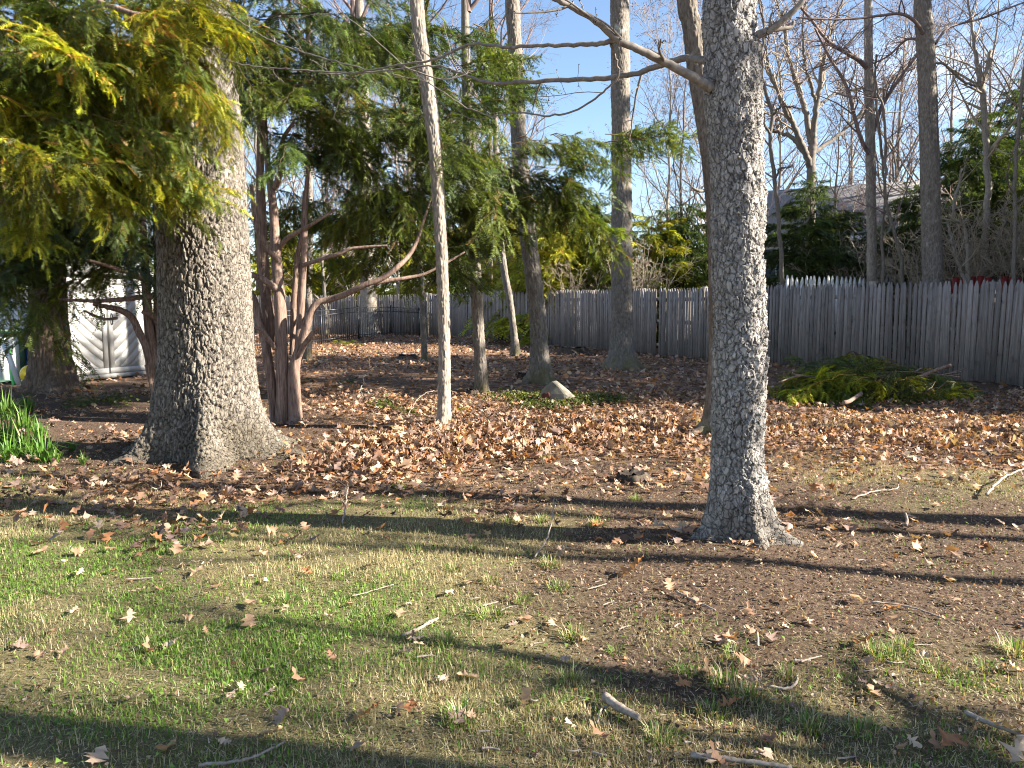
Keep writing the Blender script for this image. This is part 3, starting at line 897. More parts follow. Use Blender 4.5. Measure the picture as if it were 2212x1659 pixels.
# ------------------------------------------------------------------ trees with modelled bark
def bark_tree(name, label, path, style, mat, nt, dz, seed, top=11.0, crown=None, group=None, cs=1.0, **kw):
    root = thing(name, label, 'tree', (path[0][0], path[0][1], path[0][2]), 0, group)
    last = path[-1]
    prev = path[-2]
    zvis = last[2]
    if last[2] < top:
        dx = (last[0] - prev[0]) / (last[2] - prev[2]) * 0.4; dy = (last[1] - prev[1]) / (last[2] - prev[2]) * 0.4
        path = list(path) + [[last[0] + dx * (top - zvis) * f, last[1] + dy * (top - zvis) * f, zvis + (top - zvis) * f, last[3] * (1 - 0.75 * f)] for f in (0.35, 0.7, 1.0)]
    me = trunk_mesh('trunk', path, style, mat, nt, dz, seed, root.location, top_from=zvis + 0.3, **kw)
    obj('trunk', me, root)
    if crown is not None:
        e = np.asarray(path)[-3]
        obj('crown', crown, root, loc=tuple(float(a) for a in (e[:3] - np.array(root.location))), rot=(0, 0, seed * 1.7), scale=(cs, cs, cs))
    return root

def top_crown(seed, H=6.5, bud=None):
    g = np.random.default_rng(seed)
    mb = MB()
    K = 8
    z = np.linspace(-0.5, H, K)
    T = np.stack([np.cumsum(g.normal(size=K)) * .06, np.cumsum(g.normal(size=K)) * .06, z], 1)[None]
    Rr = np.linspace(0.09, 0.015, K)[None]
    L1, R1 = grow(T, Rr, 12, 0.0, 0.95, (35, 65), (.45, .75), g, up=.2, N=7)
    mb.tubes(T, Rr, 6, C=(1, 1, 1)); mb.tubes(L1, R1, 5, C=(1, 1, 1))
    L2, R2 = grow(L1, R1, 6, .2, 1, (25, 60), (.35, .6), g, up=.1, N=5)
    mb.tubes(L2, np.maximum(R2, .006), 3, C=(.9, .9, .9))
    L3, R3 = grow(L2, R2, 5, .2, 1, (25, 60), (.4, .7), g, up=.05, N=4, minlen=.2)
    mb.tubes(L3, np.maximum(R3, .004), 3, C=(.9, .85, .85))
    bud_tris(L3, g, .03, (0.22, 0.09, 0.05), 2, mb)
    return mb.mesh('crown', M['twig'])
TOPC = [top_crown(400 + k) for k in range(2)]

# great oak
p = px_path([(458, 1000, 205), (450, 930, 200), (448, 840, 196), (447, 760, 190), (442, 600, 184), (434, 400, 180), (424, 200, 166), (412, 0, 152)], 7.25)
OAK_DIRS = [(R(-72), 1.15), (R(-140), .9), (R(175), .9), (R(-12), 1.15), (R(40), .9), (R(100), .9), (R(140), .8)]
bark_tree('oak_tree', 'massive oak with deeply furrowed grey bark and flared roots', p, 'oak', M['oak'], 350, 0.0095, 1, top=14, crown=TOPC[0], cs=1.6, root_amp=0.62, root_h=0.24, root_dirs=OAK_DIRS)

# cherry in the foreground with scaly bark
CH_Y = 4.55
p = px_path([(1597, 1196, 124), (1594, 1120, 112), (1592, 1020, 106), (1594, 900, 106), (1598, 760, 108), (1599, 690, 108), (1593, 560, 108), (1594, 400, 104), (1584, 200, 112), (1577, 60, 106), (1576, -40, 104)], CH_Y)
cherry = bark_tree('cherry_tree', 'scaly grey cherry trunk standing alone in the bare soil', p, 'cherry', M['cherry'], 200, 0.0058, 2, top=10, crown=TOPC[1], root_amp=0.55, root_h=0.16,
                   root_dirs=[(R(185), 1.0), (R(-20), 1.1), (R(-75), .5), (R(60), .8), (R(120), .8)])

def limb(root, pts, name='limb', mat=None, k=8, n=40, smooth=True, cap=False, wob=0.0, seed=0):
    """pts: (u, v, Y, r)"""
    P = np.array([[*at(u, v, Y), r] for u, v, Y, r in pts])
    C = catmull(P, n)
    if wob:
        gg = np.random.default_rng(seed)
        C[1:, :3] += gg.normal(size=(n - 1, 3)) * wob
    mb = MB()
    mb.tubes((C[None, :, :3] - np.array(root.location)), C[None, :, 3], k, C=(1, 1, 1), cap=cap)
    obj(name, mb.mesh(name, mat, smooth), root)
    return C

def twig_spray(root, Cs, seed, n1=8, mat=None, l1=(.18, .4), l2=(.25, .5), minr=0.002, bud=(0.30, 0.22, 0.10), name='twigs', t0=.25, up=.05):
    g = np.random.default_rng(seed)
    mb = MB()
    for C in Cs:
        A = C[None, :, :3] - np.array(root.location)
        AR = C[None, :, 3]
        L1, R1 = grow(A, AR, n1, t0, .98, (25, 65), l1, g, up=up, wander=.14, N=7, rratio=.5)
        L1r = np.maximum(R1, minr)
        mb.tubes(L1, L1r, 4, C=(1, 1, 1))
        L2, R2 = grow(L1, R1, 4, .2, .95, (30, 70), l2, g, up=up, wander=.18, N=5, rratio=.6, minlen=.06)
        mb.tubes(L2, np.maximum(R2, minr * .8), 3, C=(.95, .95, .95))
        bud_tris(L2, g, .012, bud, 3, mb)
    obj(name, mb.mesh(name, mat or M['cherry_limb']), root)['kind'] = 'stuff'

cl = M['cherry_limb']
c1 = limb(cherry, [(1535, 190, 4.50, .032), (1500, 168, 4.45, .027), (1440, 137, 4.40, .024), (1390, 112, 4.36, .022), (1335, 86, 4.32, .020), (1290, 48, 4.28, .017), (1240, 18, 4.25, .015), (1195, -5, 4.22, .014), (1120, -50, 4.2, .010)], mat=cl, n=60, wob=.0015)
c2 = limb(cherry, [(1335, 86, 4.32, .015), (1280, 96, 4.38, .013), (1190, 98, 4.5, .011), (1105, 102, 4.65, .010), (1020, 95, 4.8, .008), (985, 108, 4.9, .008), (930, 130, 5.0, .007), (860, 140, 5.1, .006), (800, 152, 5.2, .0055), (740, 158, 5.3, .005), (640, 150, 5.4, .0045), (560, 145, 5.5, .004), (500, 132, 5.55, .003), (455, 118, 5.6, .002)], mat=cl, n=90, k=6, wob=.003, seed=2)
c3 = limb(cherry, [(1530, 133, 4.62, .026), (1495, 126, 4.75, .022), (1455, 132, 4.9, .020), (1400, 150, 5.0, .018), (1340, 165, 5.1, .017), (1240, 172, 5.3, .016), (1130, 176, 5.5, .014), (1080, 180, 5.6, .012), (1030, 172, 5.7, .011), (985, 155, 5.8, .009), (940, 142, 5.9, .007), (860, 150, 6.0, .006), (780, 158, 6.1, .005), (690, 160, 6.2, .004)], mat=cl, n=90, k=6, wob=.003, seed=3)
c4 = limb(cherry, [(1320, 95, 4.33, .010), (1330, 130, 4.4, .007), (1335, 165, 4.45, .006), (1300, 200, 4.5, .006), (1250, 235, 4.6, .006), (1190, 250, 4.7, .006), (1120, 243, 4.8, .005), (1060, 250, 4.9, .0045), (1010, 232, 5.0, .004), (950, 195, 5.1, .0035), (870, 140, 5.3, .003), (780, 60, 5.5, .003), (700, 0, 5.6, .002)], mat=cl, n=70, k=5, wob=.003, seed=4)
c5 = limb(cherry, [(860, 140, 5.1, .005), (900, 155, 5.05, .005), (960, 172, 5.0, .005), (1010, 160, 5.0, .004), (880, 170, 5.2, .003)][:4], mat=cl, n=30, k=5)
c6 = limb(cherry, [(800, 152, 5.2, .005), (680, 120, 5.3, .0045), (600, 95, 5.4, .004), (540, 60, 5.5, .003), (470, 10, 5.6, .003), (440, -20, 5.65, .002)], mat=cl, n=50, k=5, wob=.003, seed=6)
c7 = limb(cherry, [(1625, 82, 4.50, .030), (1645, 72, 4.46, .024), (1665, 65, 4.44, .020), (1690, 45, 4.42, .018), (1720, 18, 4.4, .016), (1760, -30, 4.38, .013)], mat=cl, n=40, wob=.001)
limb(cherry, [(1660, 67, 4.44, .012), (1690, 62, 4.46, .011), (1710, 58, 4.48, .010), (1714, 45, 4.48, .008)], mat=cl, n=16, cap=True)
twig_spray(cherry, [c2, c3, c4, c5, c6], 61, n1=5, l1=(.08, .22), l2=(.2, .5))
twig_spray(cherry, [c1, c7], 62, n1=5, l1=(.2, .45))

# dark leaning trunk behind the cherry
p = px_path([(1541, 950, 50), (1545, 900, 42), (1551, 800, 42), (1553, 650, 42), (1549, 480, 42), (1534, 330, 42), (1512, 180, 44), (1496, 60, 42), (1482, -30, 41)], 8.3)
t3 = bark_tree('dark_barked_tree', 'dark leaning trunk partly hidden behind the scaly cherry', p, 'ridge', M['dark'], 72, 0.014, 3, top=11, crown=TOPC[0], root_amp=.9, root_h=.14, root_dirs=[(R(195), 1.6), (R(-30), .8), (R(80), .8)])
limb(t3, [(1520, 412, 8.25, .02), (1508, 412, 8.2, .016), (1495, 405, 8.2, .012)], mat=M['dark'], n=12, cap=True)

# straight trunk with a wide base by the fence
p = px_path([(1343, 800, 58), (1344, 760, 50), (1344, 700, 47), (1343, 600, 45), (1343, 500, 44), (1342, 300, 42), (1340, 150, 40), (1338, -10, 38)], 16.9)
bark_tree('maple_tree', 'tall straight trunk with mossy flared base by the grey fence', p, 'ridge', M['grey'], 88, 0.022, 4, top=14, crown=TOPC[1], cs=1.3, root_amp=.75, root_h=.24)
# slim pale trunk right of the yew
p = px_path([(956, 935, 31), (959, 880, 29), (960, 750, 27), (957, 620, 27), (950, 480, 28), (941, 340, 28), (928, 220, 32), (912, 110, 30), (900, -10, 29)], 8.7)
t5 = bark_tree('slim_grey_tree', 'slim pale grey trunk rising from the raked leaf mound', p, 'ridge', M['pale'], 64, 0.012, 5, top=10, crown=TOPC[0], cs=.8, root_amp=.3, root_h=.12)
p = px_path([(1040, 856, 30), (1039, 800, 26), (1034, 720, 26), (1028, 600, 25), (1022, 520, 24), (1015, 380, 22), (1008, 200, 20)], 12.1)
bark_tree('slim_dark_tree', 'slim brown trunk left of the stone, with ivy at its foot', p, 'ridge', M['grey'], 56, 0.02, 6, top=9, crown=TOPC[1], cs=.7, root_amp=.35, root_h=.14)
p = px_path([(1165, 830, 44), (1166, 790, 38), (1164, 720, 37), (1156, 640, 37), (1147, 560, 36), (1137, 480, 36), (1126, 370, 34), (1118, 250, 32), (1112, 100, 30), (1106, -10, 28)], 13.8)
bark_tree('curved_tree', 'gently curved grey trunk with knobbly roots behind the stone', p, 'ridge', M['grey'], 76, 0.02, 7, top=11, crown=TOPC[0], root_amp=.8, root_h=.18)
p = px_path([(1113, 770, 18), (1112, 740, 16), (1106, 690, 15), (1100, 640, 15), (1090, 590, 15), (1080, 500, 14), (1072, 350, 12)], 21.5)
bark_tree('young_leaning_tree', 'young leaning trunk close to the grey picket fence', p, 'ridge', M['grey'], 40, 0.03, 8, top=10, crown=TOPC[1], cs=.8, root_amp=.4)
p = px_path([(917, 782, 13), (915, 720, 12), (911, 640, 12), (908, 560, 12), (905, 420, 11), (900, 300, 10)], 19.4)
bark_tree('thin_dark_tree', 'thin dark trunk by the fence corner', p, 'ridge', M['dark'], 36, 0.03, 9, top=9, crown=TOPC[0], cs=.7, root_amp=.3)
p = px_path([(662, 778, 19), (664, 740, 17), (666, 640, 16), (668, 500, 15), (668, 300, 13)], 19.6)
bark_tree('mid_grey_tree', 'grey trunk seen just right of the reddish yew stems', p, 'ridge', M['grey'], 40, 0.03, 10, top=10, crown=TOPC[1], cs=.8, root_amp=.3)
p = px_path([(800, 738, 46), (799, 710, 38), (797, 660, 34), (794, 600, 33), (790, 480, 32), (784, 300, 30), (780, 150, 28)], 31.5)
bark_tree('pale_trunked_tree', 'broad pale trunk behind the black metal fence', p, 'ridge', M['pale'], 56, 0.04, 11, top=15, crown=TOPC[0], cs=1.5, root_amp=.35)
# dark shaggy trunk before the shed
p = px_path([(112, 850, 92), (112, 800, 84), (108, 740, 78), (104, 660, 74), (100, 560, 72), (96, 400, 68), (90, 200, 62), (84, 0, 58)], 12.6)
bark_tree('shaggy_cedar', 'dark shaggy barked trunk in front of the white shed doors', p, 'shaggy', M['cedar'], 110, 0.02, 12, top=11, crown=None, root_amp=.62, root_h=.2)
# trunks beyond the grey fence
p = px_path([(1885, 640, 20), (1883, 600, 20), (1882, 450, 20), (1880, 300, 20), (1877, 150, 18), (1876, -10, 16)], 17.8)
p = [[p[0][0], p[0][1], float(gz(p[0][0], p[0][1])), p[0][3] * 1.1]] + p[1:]
bt = bark_tree('boundary_tree', 'slender lit trunk just behind the white picket tips', p, 'ridge', M['pale'], 44, 0.025, 13, top=12, crown=TOPC[1], root_amp=.3)
BR = []
BR.append(limb(bt, [(1876, 150, 17.8, .06), (1855, 130, 17.7, .05), (1835, 118, 17.6, .045), (1790, 90, 17.5, .035), (1750, 40, 17.4, .03), (1715, 0, 17.3, .02)], mat=M['twig'], k=6))
BR.append(limb(bt, [(1880, 340, 17.8, .05), (1860, 300, 17.6, .045), (1845, 250, 17.5, .04), (1830, 190, 17.4, .035), (1790, 120, 17.3, .03), (1760, 60, 17.2, .02)], mat=M['twig'], k=6))
BR.append(limb(bt, [(1882, 300, 17.8, .05), (1905, 230, 17.9, .045), (1950, 160, 18, .035), (1990, 110, 18.1, .025)], mat=M['twig'], k=6))
twig_spray(bt, BR, 63, n1=12, l1=(.25, .5), l2=(.3, .6), minr=.006, mat=M['twig'], bud=(.2, .09, .06))
p = px_path([(2017, 640, 40), (2014, 600, 40), (2011, 450, 39), (2007, 300, 37), (2002, 150, 36), (1996, 60, 35), (1993, -10, 33)], 16.3)
p = [[p[0][0], p[0][1], float(gz(p[0][0], p[0][1])), p[0][3] * 1.15]] + p[1:]
bt2 = bark_tree('tall_boundary_tree', 'thick straight trunk with arching side branches behind the grey fence', p, 'ridge', M['grey'], 80, 0.02, 14, top=14, crown=TOPC[0], cs=1.2, root_amp=.3)
BR = []
BR.append(limb(bt2, [(1996, 75, 16.2, .045), (1975, 45, 16.0, .036), (1945, 30, 15.9, .03), (1900, 34, 15.8, .026), (1850, 40, 15.7, .022), (1790, 42, 15.6, .018), (1720, 38, 15.5, .012)], mat=M['twig'], k=6))
BR.append(limb(bt2, [(2020, 95, 16.4, .03), (2050, 60, 16.6, .026), (2120, 40, 16.9, .024), (2160, 25, 17, .022), (2212, 5, 17.2, .02)], mat=M['twig'], k=6))
BR.append(limb(bt2, [(2000, 90, 16.3, .03), (1960, 85, 16.5, .025), (1920, 120, 16.7, .02), (1880, 140, 16.9, .015)], mat=M['twig'], k=6))
twig_spray(bt2, BR, 64, n1=12, l1=(.22, .45), l2=(.3, .6), minr=.0055, mat=M['twig'], bud=(.2, .09, .06))

def sapling(name, label, pts, Y, mat, seed, bud=(.2, .1, .06), n1=10, side=(), minr=.0055, group=None):
    b = at(pts[0][0], pts[0][1], Y)
    root = thing(name, label, 'tree', (b[0], b[1], float(gz(b[0], b[1]))), 0, group)
    P = [(u, v, Y, w / 2 / F * Y) for u, v, w in pts]
    C = limb(root, P, 'trunk', mat, k=8, n=50, wob=.01, seed=seed)
    Cs = [C] + [limb(root, [(u, v, Y + dy, w / 2 / F * Y) for u, v, w, dy in s], 'limb', mat, k=6, n=24, wob=.01, seed=seed + 1) for s in side]
    twig_spray(root, Cs, seed, n1=n1, l1=(.12, .3), l2=(.3, .6), minr=minr, mat=M['twig'] if mat != M['pale'] else M['twig_pale'], bud=bud, t0=.35)
    return root
def base_v(Y): return CY + F * math.tan(math.atan(CAMH / Y) - R(PITCH))
sapling('crooked_sapling', 'dark crooked sapling right beside the cherry trunk, behind the fence', [(1694, base_v(18.8), 12), (1690, 600, 10), (1683, 500, 9), (1675, 400, 9), (1664, 300, 8), (1668, 250, 8), (1652, 190, 7), (1645, 130, 6), (1650, 60, 5), (1640, 0, 4)], 18.8, M['dark'], 71,
        side=[[(1676, 385, 5, 0), (1685, 365, 4, -.2), (1700, 362, 3, -.3), (1712, 358, 2, -.4)], [(1666, 290, 6, 0), (1640, 260, 5, -.3), (1600, 255, 4, -.5)], [(1668, 250, 6, 0), (1690, 230, 4, -.3), (1730, 235, 3, -.4)]])
sapling('twisted_sapling', 'thin twisting dark sapling left of the thick boundary trunk', [(1910, base_v(17), 8), (1908, 600, 7), (1905, 500, 6), (1912, 430, 6), (1905, 330, 6), (1895, 250, 5), (1890, 170, 5), (1893, 120, 4)], 17.2, M['dark'], 72)
sapling('bowed_sapling', 'thin bowed dark sapling touching the thick boundary trunk', [(1954, base_v(16.9), 9), (1950, 600, 8), (1942, 540, 7), (1925, 480, 7), (1912, 420, 6), (1914, 330, 6), (1908, 240, 5), (1895, 190, 5), (1885, 150, 4)], 16.9, M['dark'], 73)
sapling('forked_pale_tree', 'pale sunlit forked trunk above the red boards', [(2125, base_v(18.5), 16), (2127, 600, 15), (2130, 480, 14), (2133, 380, 13), (2128, 300, 13), (2124, 200, 12), (2118, 180, 11), (2108, 120, 8), (2100, 60, 6), (2090, 0, 4)], 18.5, M['pale'], 74, n1=14,
        side=[[(2121, 190, 9, 0), (2132, 150, 8, .2), (2140, 110, 7, .3)], [(2120, 190, 6, 0), (2080, 175, 5, -.3), (2040, 140, 5, -.4), (2010, 135, 4, -.5)],
              [(2136, 560, 7, 0), (2155, 520, 6, -.3), (2170, 480, 6, -.4), (2168, 450, 5, -.5)]])
sapling('leaning_pale_sapling', 'slim leaning sapling right of the pale forked trunk', [(2190, base_v(15.9), 9), (2190, 600, 9), (2193, 480, 8), (2192, 400, 8), (2198, 300, 7), (2206, 200, 7), (2216, 120, 6), (2222, 50, 5)], 15.9, M['grey'], 75)
for k, (pp, Y) in enumerate((([(2090, 560, 9), (2088, 520, 8), (2082, 490, 8), (2068, 478, 7), (2060, 470, 6), (2062, 430, 6), (2072, 400, 5), (2075, 370, 4)], 17.3), ([(2085, 620, 8), (2075, 585, 7), (2062, 550, 6), (2055, 510, 6), (2046, 480, 5)], 17.0))):
    sapling('crooked_shrub', 'bare crooked pale shrub stems beside the thick boundary trunk', [(pp[0][0] + 6, base_v(Y), 10)] + pp, Y, M['pale'], 76 + k, n1=10, group='pale crooked shrubs behind the fence')

# big spreading bare tree behind the house hemlock
b = at(1752, base_v(27), 27)
bigt = thing('spreading_bare_tree', 'large bare tree with spreading pale limbs beside the grey house', 'tree', (b[0], b[1], float(gz(b[0], b[1]))))
k27 = 27 / F / 2
def bl(pts, nm='limb'): return limb(bigt, [(u, v, 27 + dy, w * .72 * k27) for u, v, w, dy in pts], nm, M['grey'], k=8, n=40, wob=.02, seed=len(pts))
TR = [bl([(1752, base_v(27), 44, 0), (1752, 560, 36, 0), (1752, 420, 28, 0), (1753, 350, 27, 0), (1755, 300, 25, 0)], 'trunk'),
      bl([(1752, 360, 20, 0), (1735, 320, 18, -.3), (1715, 275, 16, -.5), (1690, 220, 14, -.8), (1668, 170, 11, -1), (1655, 120, 9, -1), (1650, 50, 7, -1.2), (1640, -20, 5, -1.2)]),
      bl([(1750, 350, 15, 0), (1715, 300, 13, .2), (1680, 285, 11, .5), (1640, 275, 9, .7), (1600, 262, 7, 1)]),
      bl([(1752, 310, 19, 0), (1740, 240, 17, .2), (1725, 190, 14, .4), (1712, 150, 12, .4), (1700, 100, 9, .4), (1690, 40, 7, .4), (1672, -20, 5, .4)]),
      bl([(1757, 300, 19, 0), (1762, 240, 17, -.3), (1772, 190, 15, -.4), (1780, 130, 12, -.5), (1790, 90, 9, -.6), (1810, 30, 7, -.7), (1830, -20, 5, -.7)]),
      bl([(1765, 230, 11, -.3), (1752, 180, 10, -.6), (1738, 130, 8, -.8), (1735, 60, 6, -1), (1740, -10, 4, -1)]),
      bl([(1756, 330, 14, 0), (1800, 300, 12, .4), (1850, 255, 11, .6), (1910, 190, 10, .8), (1960, 140, 9, 1), (1990, 105, 7, 1.2), (2010, 70, 6, 1.2)]),
      bl([(1765, 235, 9, 0), (1790, 210, 8, .3), (1830, 195, 7, .5), (1890, 190, 6, .5), (1930, 200, 4, .6)])]
twig_spray(bigt, TR[1:], 65, n1=14, l1=(.25, .5), l2=(.35, .7), minr=.011, mat=M['twig_pale'], bud=(.22, .12, .07), up=.1)
g = np.random.default_rng(5)
mb = MB()
for C in TR[1:]:
    A, AR = C[None, :, :3] - np.array(bigt.location), C[None, :, 3]
    L1, R1 = grow(A, AR, 10, .3, 1, (30, 65), (.2, .4), g, up=.1, N=6, rratio=.4)
    L2, R2 = grow(L1, R1, 5, .2, 1, (30, 65), (.35, .6), g, up=.08, N=5)
    L3, R3 = grow(L2, R2, 5, .2, 1, (30, 65), (.4, .7), g, up=.05, N=4, minlen=.25)
    mb.tubes(L2, np.maximum(R2, .010), 3); mb.tubes(L3, np.maximum(R3, .007), 3)
obj('crown', mb.mesh('crown', M['twig']), bigt)

# ------------------------------------------------------------------ yews
def yew(name, label, loc): return thing(name, label, 'tree', loc)
def z6(x, y): return ((900 + x / 2.011) / 1.8228, (950 + y / 2.011) / 1.8228)
def ylimb(root, pts, name, Y0, seed=0, style_k=16, cap=False):
    """pts: (x, y in enlarged view, width in that view px, dY)"""
    P = []
    for x, y, w, dy in pts:
        u, v = z6(x, y); Y = Y0 + dy
        P.append([*at(u, v, Y), w / 2.011 / 1.8228 / 2 / F * Y])
    C = catmull(np.array(P), 100)
    mb = MB()
    n = len(C)
    k = style_k
    V = []
    t = np.gradient(C[:, :3], axis=0); t /= np.linalg.norm(t, axis=1, keepdims=True)
    ref = np.array([0, 1.0, 0])
    a = np.cross(t, ref); a /= np.linalg.norm(a, axis=1, keepdims=True)
    b = np.cross(t, a)
    th = np.arange(k) * 2 * np.pi / k
    rad = C[:, 3][:, None] * (1 + 0.16 * fbm(np.cos(th)[None] * 1.5 + seed, np.sin(th)[None] * 1.5, np.arange(n)[:, None] * .09, seed, 3) + 0.06 * vnoise(np.cos(th)[None] * 4, np.sin(th)[None] * 4, np.arange(n)[:, None] * .10, seed + 4) + 0.10 * fbm(np.cos(th)[None] * 5 + 3, np.sin(th)[None] * 5, np.arange(n)[:, None] * .05, seed + 6, 3))
    V = C[:, None, :3] + rad[:, :, None] * (a[:, None] * np.cos(th)[None, :, None] + b[:, None] * np.sin(th)[None, :, None])
    i = np.arange(n - 1)[:, None] * k; j = np.arange(k)[None]; jn = (j + 1) % k
    Q = np.stack([i + j, i + jn, i + k + jn, i + k + j], -1).reshape(-1, 4)
    T = [[(n - 1) * k, (n - 1) * k + q, (n - 1) * k + q + 1] for q in range(1, k - 1)] if cap else None
    tint = (1.0 + 0.55 * fbm(np.cos(th)[None] * 3.5, np.sin(th)[None] * 3.5, np.arange(n)[:, None] * .06, seed + 9, 3)).ravel()
    mb.add(V.reshape(-1, 3) - np.array(root.location), T=T, Q=Q, C=np.repeat(tint[:, None], 3, 1))
    obj(name, mb.mesh(name, M['yew'], True), root)
    return C
YR = 9.35
b = at(*z6(470, 1430), YR)
yr = yew('yew_tree', 'reddish multi stemmed yew right of the oak with an arching branch', (b[0], b[1], float(gz(b[0], b[1]))))
S = [([(430, 1460, 130, 0), (430, 1200, 110, 0), (420, 900, 100, 0), (410, 600, 92, 0), (390, 300, 85, 0), (370, 0, 75, 0), (350, -300, 65, 0), (300, -700, 45, .1), (280, -1200, 30, .1), (270, -1700, 20, .1)], 'trunk'),
     ([(535, 1470, 120, -.08), (525, 1250, 105, -.06), (520, 1020, 95, -.04), (550, 880, 75, -.05), (600, 720, 66, -.1), (650, 570, 60, -.1), (705, 488, 56, -.1), (800, 460, 52, -.1), (920, 420, 50, -.15), (1080, 345, 46, -.2), (1220, 290, 42, -.2), (1340, 200, 38, -.2), (1430, 110, 34, -.1), (1490, 0, 28, 0), (1540, -150, 22, .1), (1600, -330, 14, .2)], 'stem'),
     ([(370, 1440, 75, .08), (345, 1200, 75, .08), (320, 1000, 75, .08), (290, 800, 72, .1), (240, 620, 68, .1), (200, 470, 62, .1), (160, 400, 55, .1), (100, 340, 45, .1), (20, 260, 35, .15)], 'stem'),
     ([(345, 800, 95, .25), (320, 600, 95, .25), (295, 400, 95, .28), (275, 200, 92, .3), (265, 0, 85, .3), (255, -300, 75, .3), (250, -700, 55, .3), (250, -1300, 35, .3)], 'stem'),
     ([(505, 900, 45, .1), (510, 700, 45, .12), (515, 500, 44, .15), (530, 300, 42, .15), (545, 120, 40, .2), (590, -100, 36, .2), (600, -400, 28, .2)], 'stem'),
     ([(550, 860, 58, .0), (560, 700, 56, .02), (575, 500, 54, .05), (588, 250, 52, .05), (600, 0, 46, .05), (610, -300, 36, .1), (640, -700, 25, .1)], 'stem'),
     ([(1150, 330, 34, -.2), (1260, 312, 32, -.15), (1400, 290, 28, -.1), (1540, 262, 24, 0), (1640, 215, 20, .1), (1760, 150, 17, .2), (1870, 85, 13, .3)], 'limb'),
     ([(380, 380, 58, -.05), (320, 335, 52, -.1), (250, 290, 48, -.15), (190, 268, 44, -.2), (130, 245, 36, -.25), (40, 200, 24, -.3)], 'limb'),
     ([(590, 190, 34, 0), (680, 160, 32, -.1), (780, 125, 30, -.15), (860, 105, 30, -.2), (960, 62, 26, -.2), (1100, 45, 22, -.2), (1260, 35, 16, -.2)], 'limb'),
     ([(400, 150, 55, -.05), (350, 100, 50, -.1), (300, 30, 46, -.15), (240, -80, 40, -.2), (200, -250, 34, -.2), (180, -450, 26, -.2)], 'limb'),
     ([(400, 60, 40, 0), (460, -20, 38, -.1), (560, -80, 34, -.2), (700, -160, 26, -.3), (860, -260, 16, -.3)], 'limb'),
     ([(370, -420, 50, 0), (420, -600, 45, -.1), (430, -800, 34, -.1), (520, -950, 24, -.2)], 'limb')]
for k, (pp, nm) in enumerate(S): ylimb(yr, pp, nm, YR, 500 + k)
ylimb(yr, [(560, 900, 50, -.1), (600, 820, 44, -.15), (650, 750, 40, -.2), (690, 700, 38, -.22), (718, 676, 36, -.24)], 'cut_stub', YR, 520, cap=True)
ylimb(yr, [(370, 850, 40, -.05), (320, 780, 36, -.12), (270, 710, 32, -.15), (205, 680, 30, -.2)], 'cut_stub', YR, 521, cap=True)
RB = [(620, 110, 9.6, 150, 120, 15), (560, 270, 8.7, 50, 80, 3, .4), (730, 300, 9.7, 150, 120, 14), (870, 320, 9.8, 130, 130, 13), (1010, 290, 10.6, 110, 130, 12), (850, 480, 11.2, 140, 55, 10, 1.0),
      (690, 470, 11.0, 110, 60, 7), (1010, 440, 11, 90, 60, 7), (1150, 400, 11, 85, 55, 8), (1200, 315, 11, 90, 40, 6), (1330, 305, 10.7, 45, 22, 2, .3), (1060, 90, 11.2, 70, 90, 6), (1230, 430, 11.4, 45, 45, 3), (770, 560, 11.6, 90, 25, 4),
      (780, 80, 10.6, 110, 80, 8), (520, 90, 8.8, 60, 90, 6, .4), (930, 90, 11, 80, 70, 5), (670, 30, 10, 110, 50, 5), (940, 530, 11.0, 60, 35, 3), (600, 530, 11.4, 60, 50, 3), (1090, 500, 11.5, 50, 30, 3)]
blob_boughs(yr, RB, M['yew_leaf'], (yr.location[0], yr.location[1]), 81, mats2=M['hemlock_leaf'])

YL = 11.2
b = at(335, base_v(YL), YL)
yl = yew('yew_tree', 'reddish yew stems left of the oak, before the shed doors', (b[0], b[1], float(gz(b[0], b[1]))))
def z5(x, y): return (x / 2.074 / 1.8228, (1050 + y / 2.074) / 1.8228)
def l5(pts, nm, seed, cap=False):
    Q_ = []
    for x, y, w, dy in pts:
        u, v = z5(x, y)
        Q_.append(((u * 1.8228 - 900) * 2.011, (v * 1.8228 - 950) * 2.011, w * 2.011 / 2.074, dy))
    return ylimb(yl, Q_, nm, YL, seed, cap=cap)
l5([(1300, 1130, 110, 0), (1285, 900, 100, 0), (1250, 700, 85, 0), (1215, 450, 75, 0), (1195, 200, 70, 0), (1180, -100, 62, 0), (1160, -500, 50, 0), (1130, -1000, 35, 0), (1120, -1700, 25, 0)], 'trunk', 540)
l5([(1270, 1080, 70, -.05), (1225, 800, 64, -.08), (1190, 650, 62, -.1), (1140, 540, 60, -.1), (1080, 420, 56, -.15), (990, 360, 50, -.2), (880, 330, 40, -.3), (760, 300, 26, -.4)], 'stem', 541)
l5([(1320, 1100, 80, .1), (1310, 700, 75, .1), (1300, 400, 80, .12), (1295, 100, 75, .12), (1290, -300, 70, .12), (1270, -900, 50, .12)], 'stem', 542)
l5([(1300, 700, 50, .05), (1290, 480, 45, .0), (1240, 400, 38, -.1), (1160, 370, 30, -.2)], 'limb', 543)
l5([(1330, 215, 44, 0), (1180, 245, 42, -.2), (1000, 268, 38, -.4), (800, 280, 32, -.5), (640, 275, 26, -.6), (480, 265, 20, -.7)], 'limb', 544)
l5([(1310, 150, 50, 0), (1200, 110, 46, -.2), (1080, 60, 40, -.4), (900, 0, 30, -.6), (700, -60, 20, -.8)], 'limb', 545)
l5([(960, 420, 22, -.3), (860, 428, 22, -.35), (760, 395, 20, -.4), (690, 360, 16, -.45)], 'limb', 546)
l5([(1235, 950, 40, -.1), (1215, 860, 40, -.14), (1200, 800, 40, -.16)], 'cut_stub', 547, cap=True)
